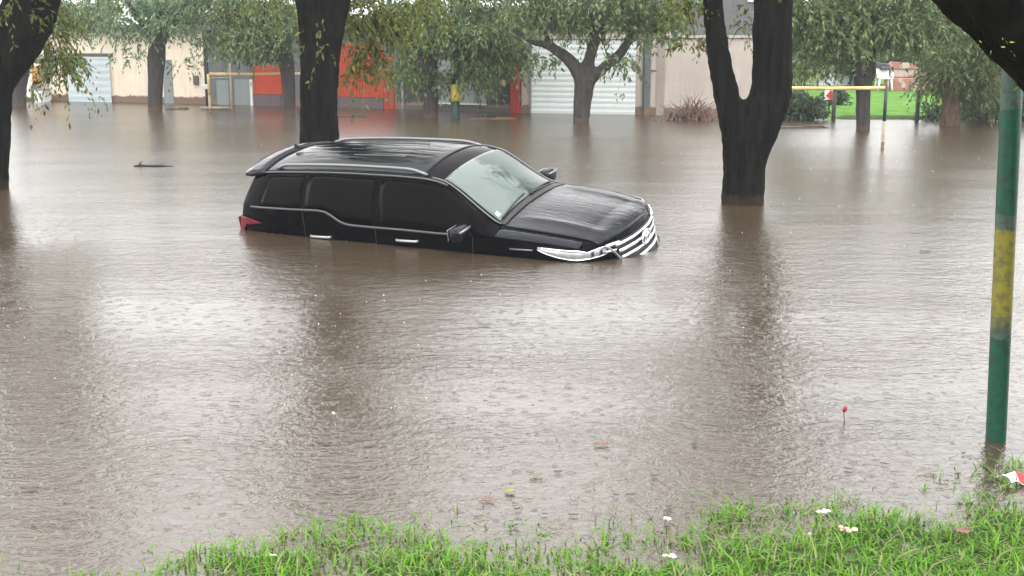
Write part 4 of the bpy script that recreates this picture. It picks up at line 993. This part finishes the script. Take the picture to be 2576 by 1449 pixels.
# red and white packet
p = W(2560, 1217); p.z = .03; mb = MB()
rows = [[Vector((.11 * (i / 6 - .5) * 2 * .6, .04 * (j / 4 - .5) * 2, .012 * math.sin(i * 1.3 + j))) for j in range(5)] for i in range(7)]
o = grid_mesh('packet', rows, M_white, None, solid=.006); o.location = p; o.rotation_euler = (.3, .1, .25); tag(o, 'crumpled red and white packet beside the foot of the green post', 'litter')
o2 = grid_mesh('print', [[r[j] + Vector((.0, 0, .006)) for j in range(5)] for r in rows[3:]], M_red, o, solid=.003)
# red bud on a stem
p = W(2122, 1062); e_ = empty('flower', p, 'single dark red flower bud on a thin stem above the water', 'flower')
mb = MB(); mb.tube([(0, 0, -.2), (.004, 0, .02), (-.004, 0, .07)], .003, 5); mb.build('stem', M_rust, e_, True)
mb = MB(); mb.tube([(-.004, 0, .06), (0, 0, .072), (.006, 0, .09), (.008, 0, .10)], [.004, .014, .012, .003], 8); mb.build('bud', simple('bud_red', (.3, .02, .04)), e_, True)
# floating branch
p = W(388, 419); e_ = empty('floating_branch', p, 'dark twisted branch floating left of the car', 'branch')
mb = MB(); mb.tube([(-.36, 0, .0), (-.26, .02, .02), (-.1, 0, .012), (.1, -.03, .02), (.26, 0, .005), (.38, .02, -.01)], [.012, .026, .02, .024, .015, .008], 7); mb.build('stem', M_dark, e_, True)
mb = MB(); mb.tube([(-.26, .02, .02), (-.23, 0, .07), (-.20, 0, .085)], [.016, .012, .004], 6); mb.tube([(.05, 0, .02), (.15, .1, .04)], [.01, .004], 5); mb.build('twig', M_dark, e_, True)
# boards adrift by the far houses
for a, y, l, lab in ((446, 275, .7, 'brown board adrift before the cream house wall'), (880, 293, 1.0, 'dark board adrift before the orange shop'), (1240, 300, 1.3, 'long brown board adrift before the red pillar'), (2010, 322, 1.4, 'grey board adrift right of the forked tree')):
    p = W(a, y); mb = MB(); mb.box((0, 0, .01), (l, .16, .04)); mb.box((l * .25, .02, .045), (l * .4, .1, .03), .1)
    o = mb.build('board', M_rust if a != 880 else M_dark, None, bevel=.01); o.location = p; o.rotation_euler = (0, .01, .05); tag(o, lab, 'board', 'boards adrift by the far houses')
# raindrops jumping off the water
def splashes():
    V = []; Fq = []; n = 0
    t_ = (1 + 5 ** .5) / 2
    base = np.array([(0, 0, 1), (1, 0, 0), (0, 1, 0), (-1, 0, 0), (0, -1, 0), (0, 0, -1)], float)
    tri = [(0, 1, 2), (0, 2, 3), (0, 3, 4), (0, 4, 1), (5, 2, 1), (5, 3, 2), (5, 4, 3), (5, 1, 4)]
    for k in range(430):
        y = 6.3 + 20 * RNG.random() ** 1.4; x = RNG.uniform(-.46, .46) * y
        r = RNG.uniform(.0018, .0042) * (.7 + y / 16)
        z = RNG.uniform(.004, .045)
        V.append(base * np.array([r, r, r * RNG.uniform(1, 2)]) + np.array([x, y, z])); Fq += [tuple(i + n for i in f_) for f_ in tri]; n += 6
    o = np_mesh('rain_splash', np.concatenate(V), np.array(Fq), simple('splash_water', (.40, .38, .36), rough=.1, var=.05)); o.data.polygons.foreach_set('use_smooth', [True] * len(o.data.polygons))  # pale base colour stands in for sky reflected in the drops
    tag(o, 'raindrops jumping off the flood water', 'splash', kind='stuff')
splashes()

# ------------------------------------------------------------------ rain haze
hz = MB(); hz.box((0, 55, 4.6), (276, 226, 13.2)); m = bpy.data.materials.new('rain_haze'); m.use_nodes = True; t = m.node_tree; t.nodes.clear()
pv = t.nodes.new('ShaderNodeVolumePrincipled'); pv.inputs['Color'].default_value = (.9, .92, .94, 1); pv.inputs['Density'].default_value = .0010; pv.inputs['Anisotropy'].default_value = .2
ou = t.nodes.new('ShaderNodeOutputMaterial'); t.links.new(pv.outputs[0], ou.inputs['Volume'])
o = hz.build('haze', m); tag(o, 'thin grey rain haze over the flooded street', 'haze', kind='stuff')
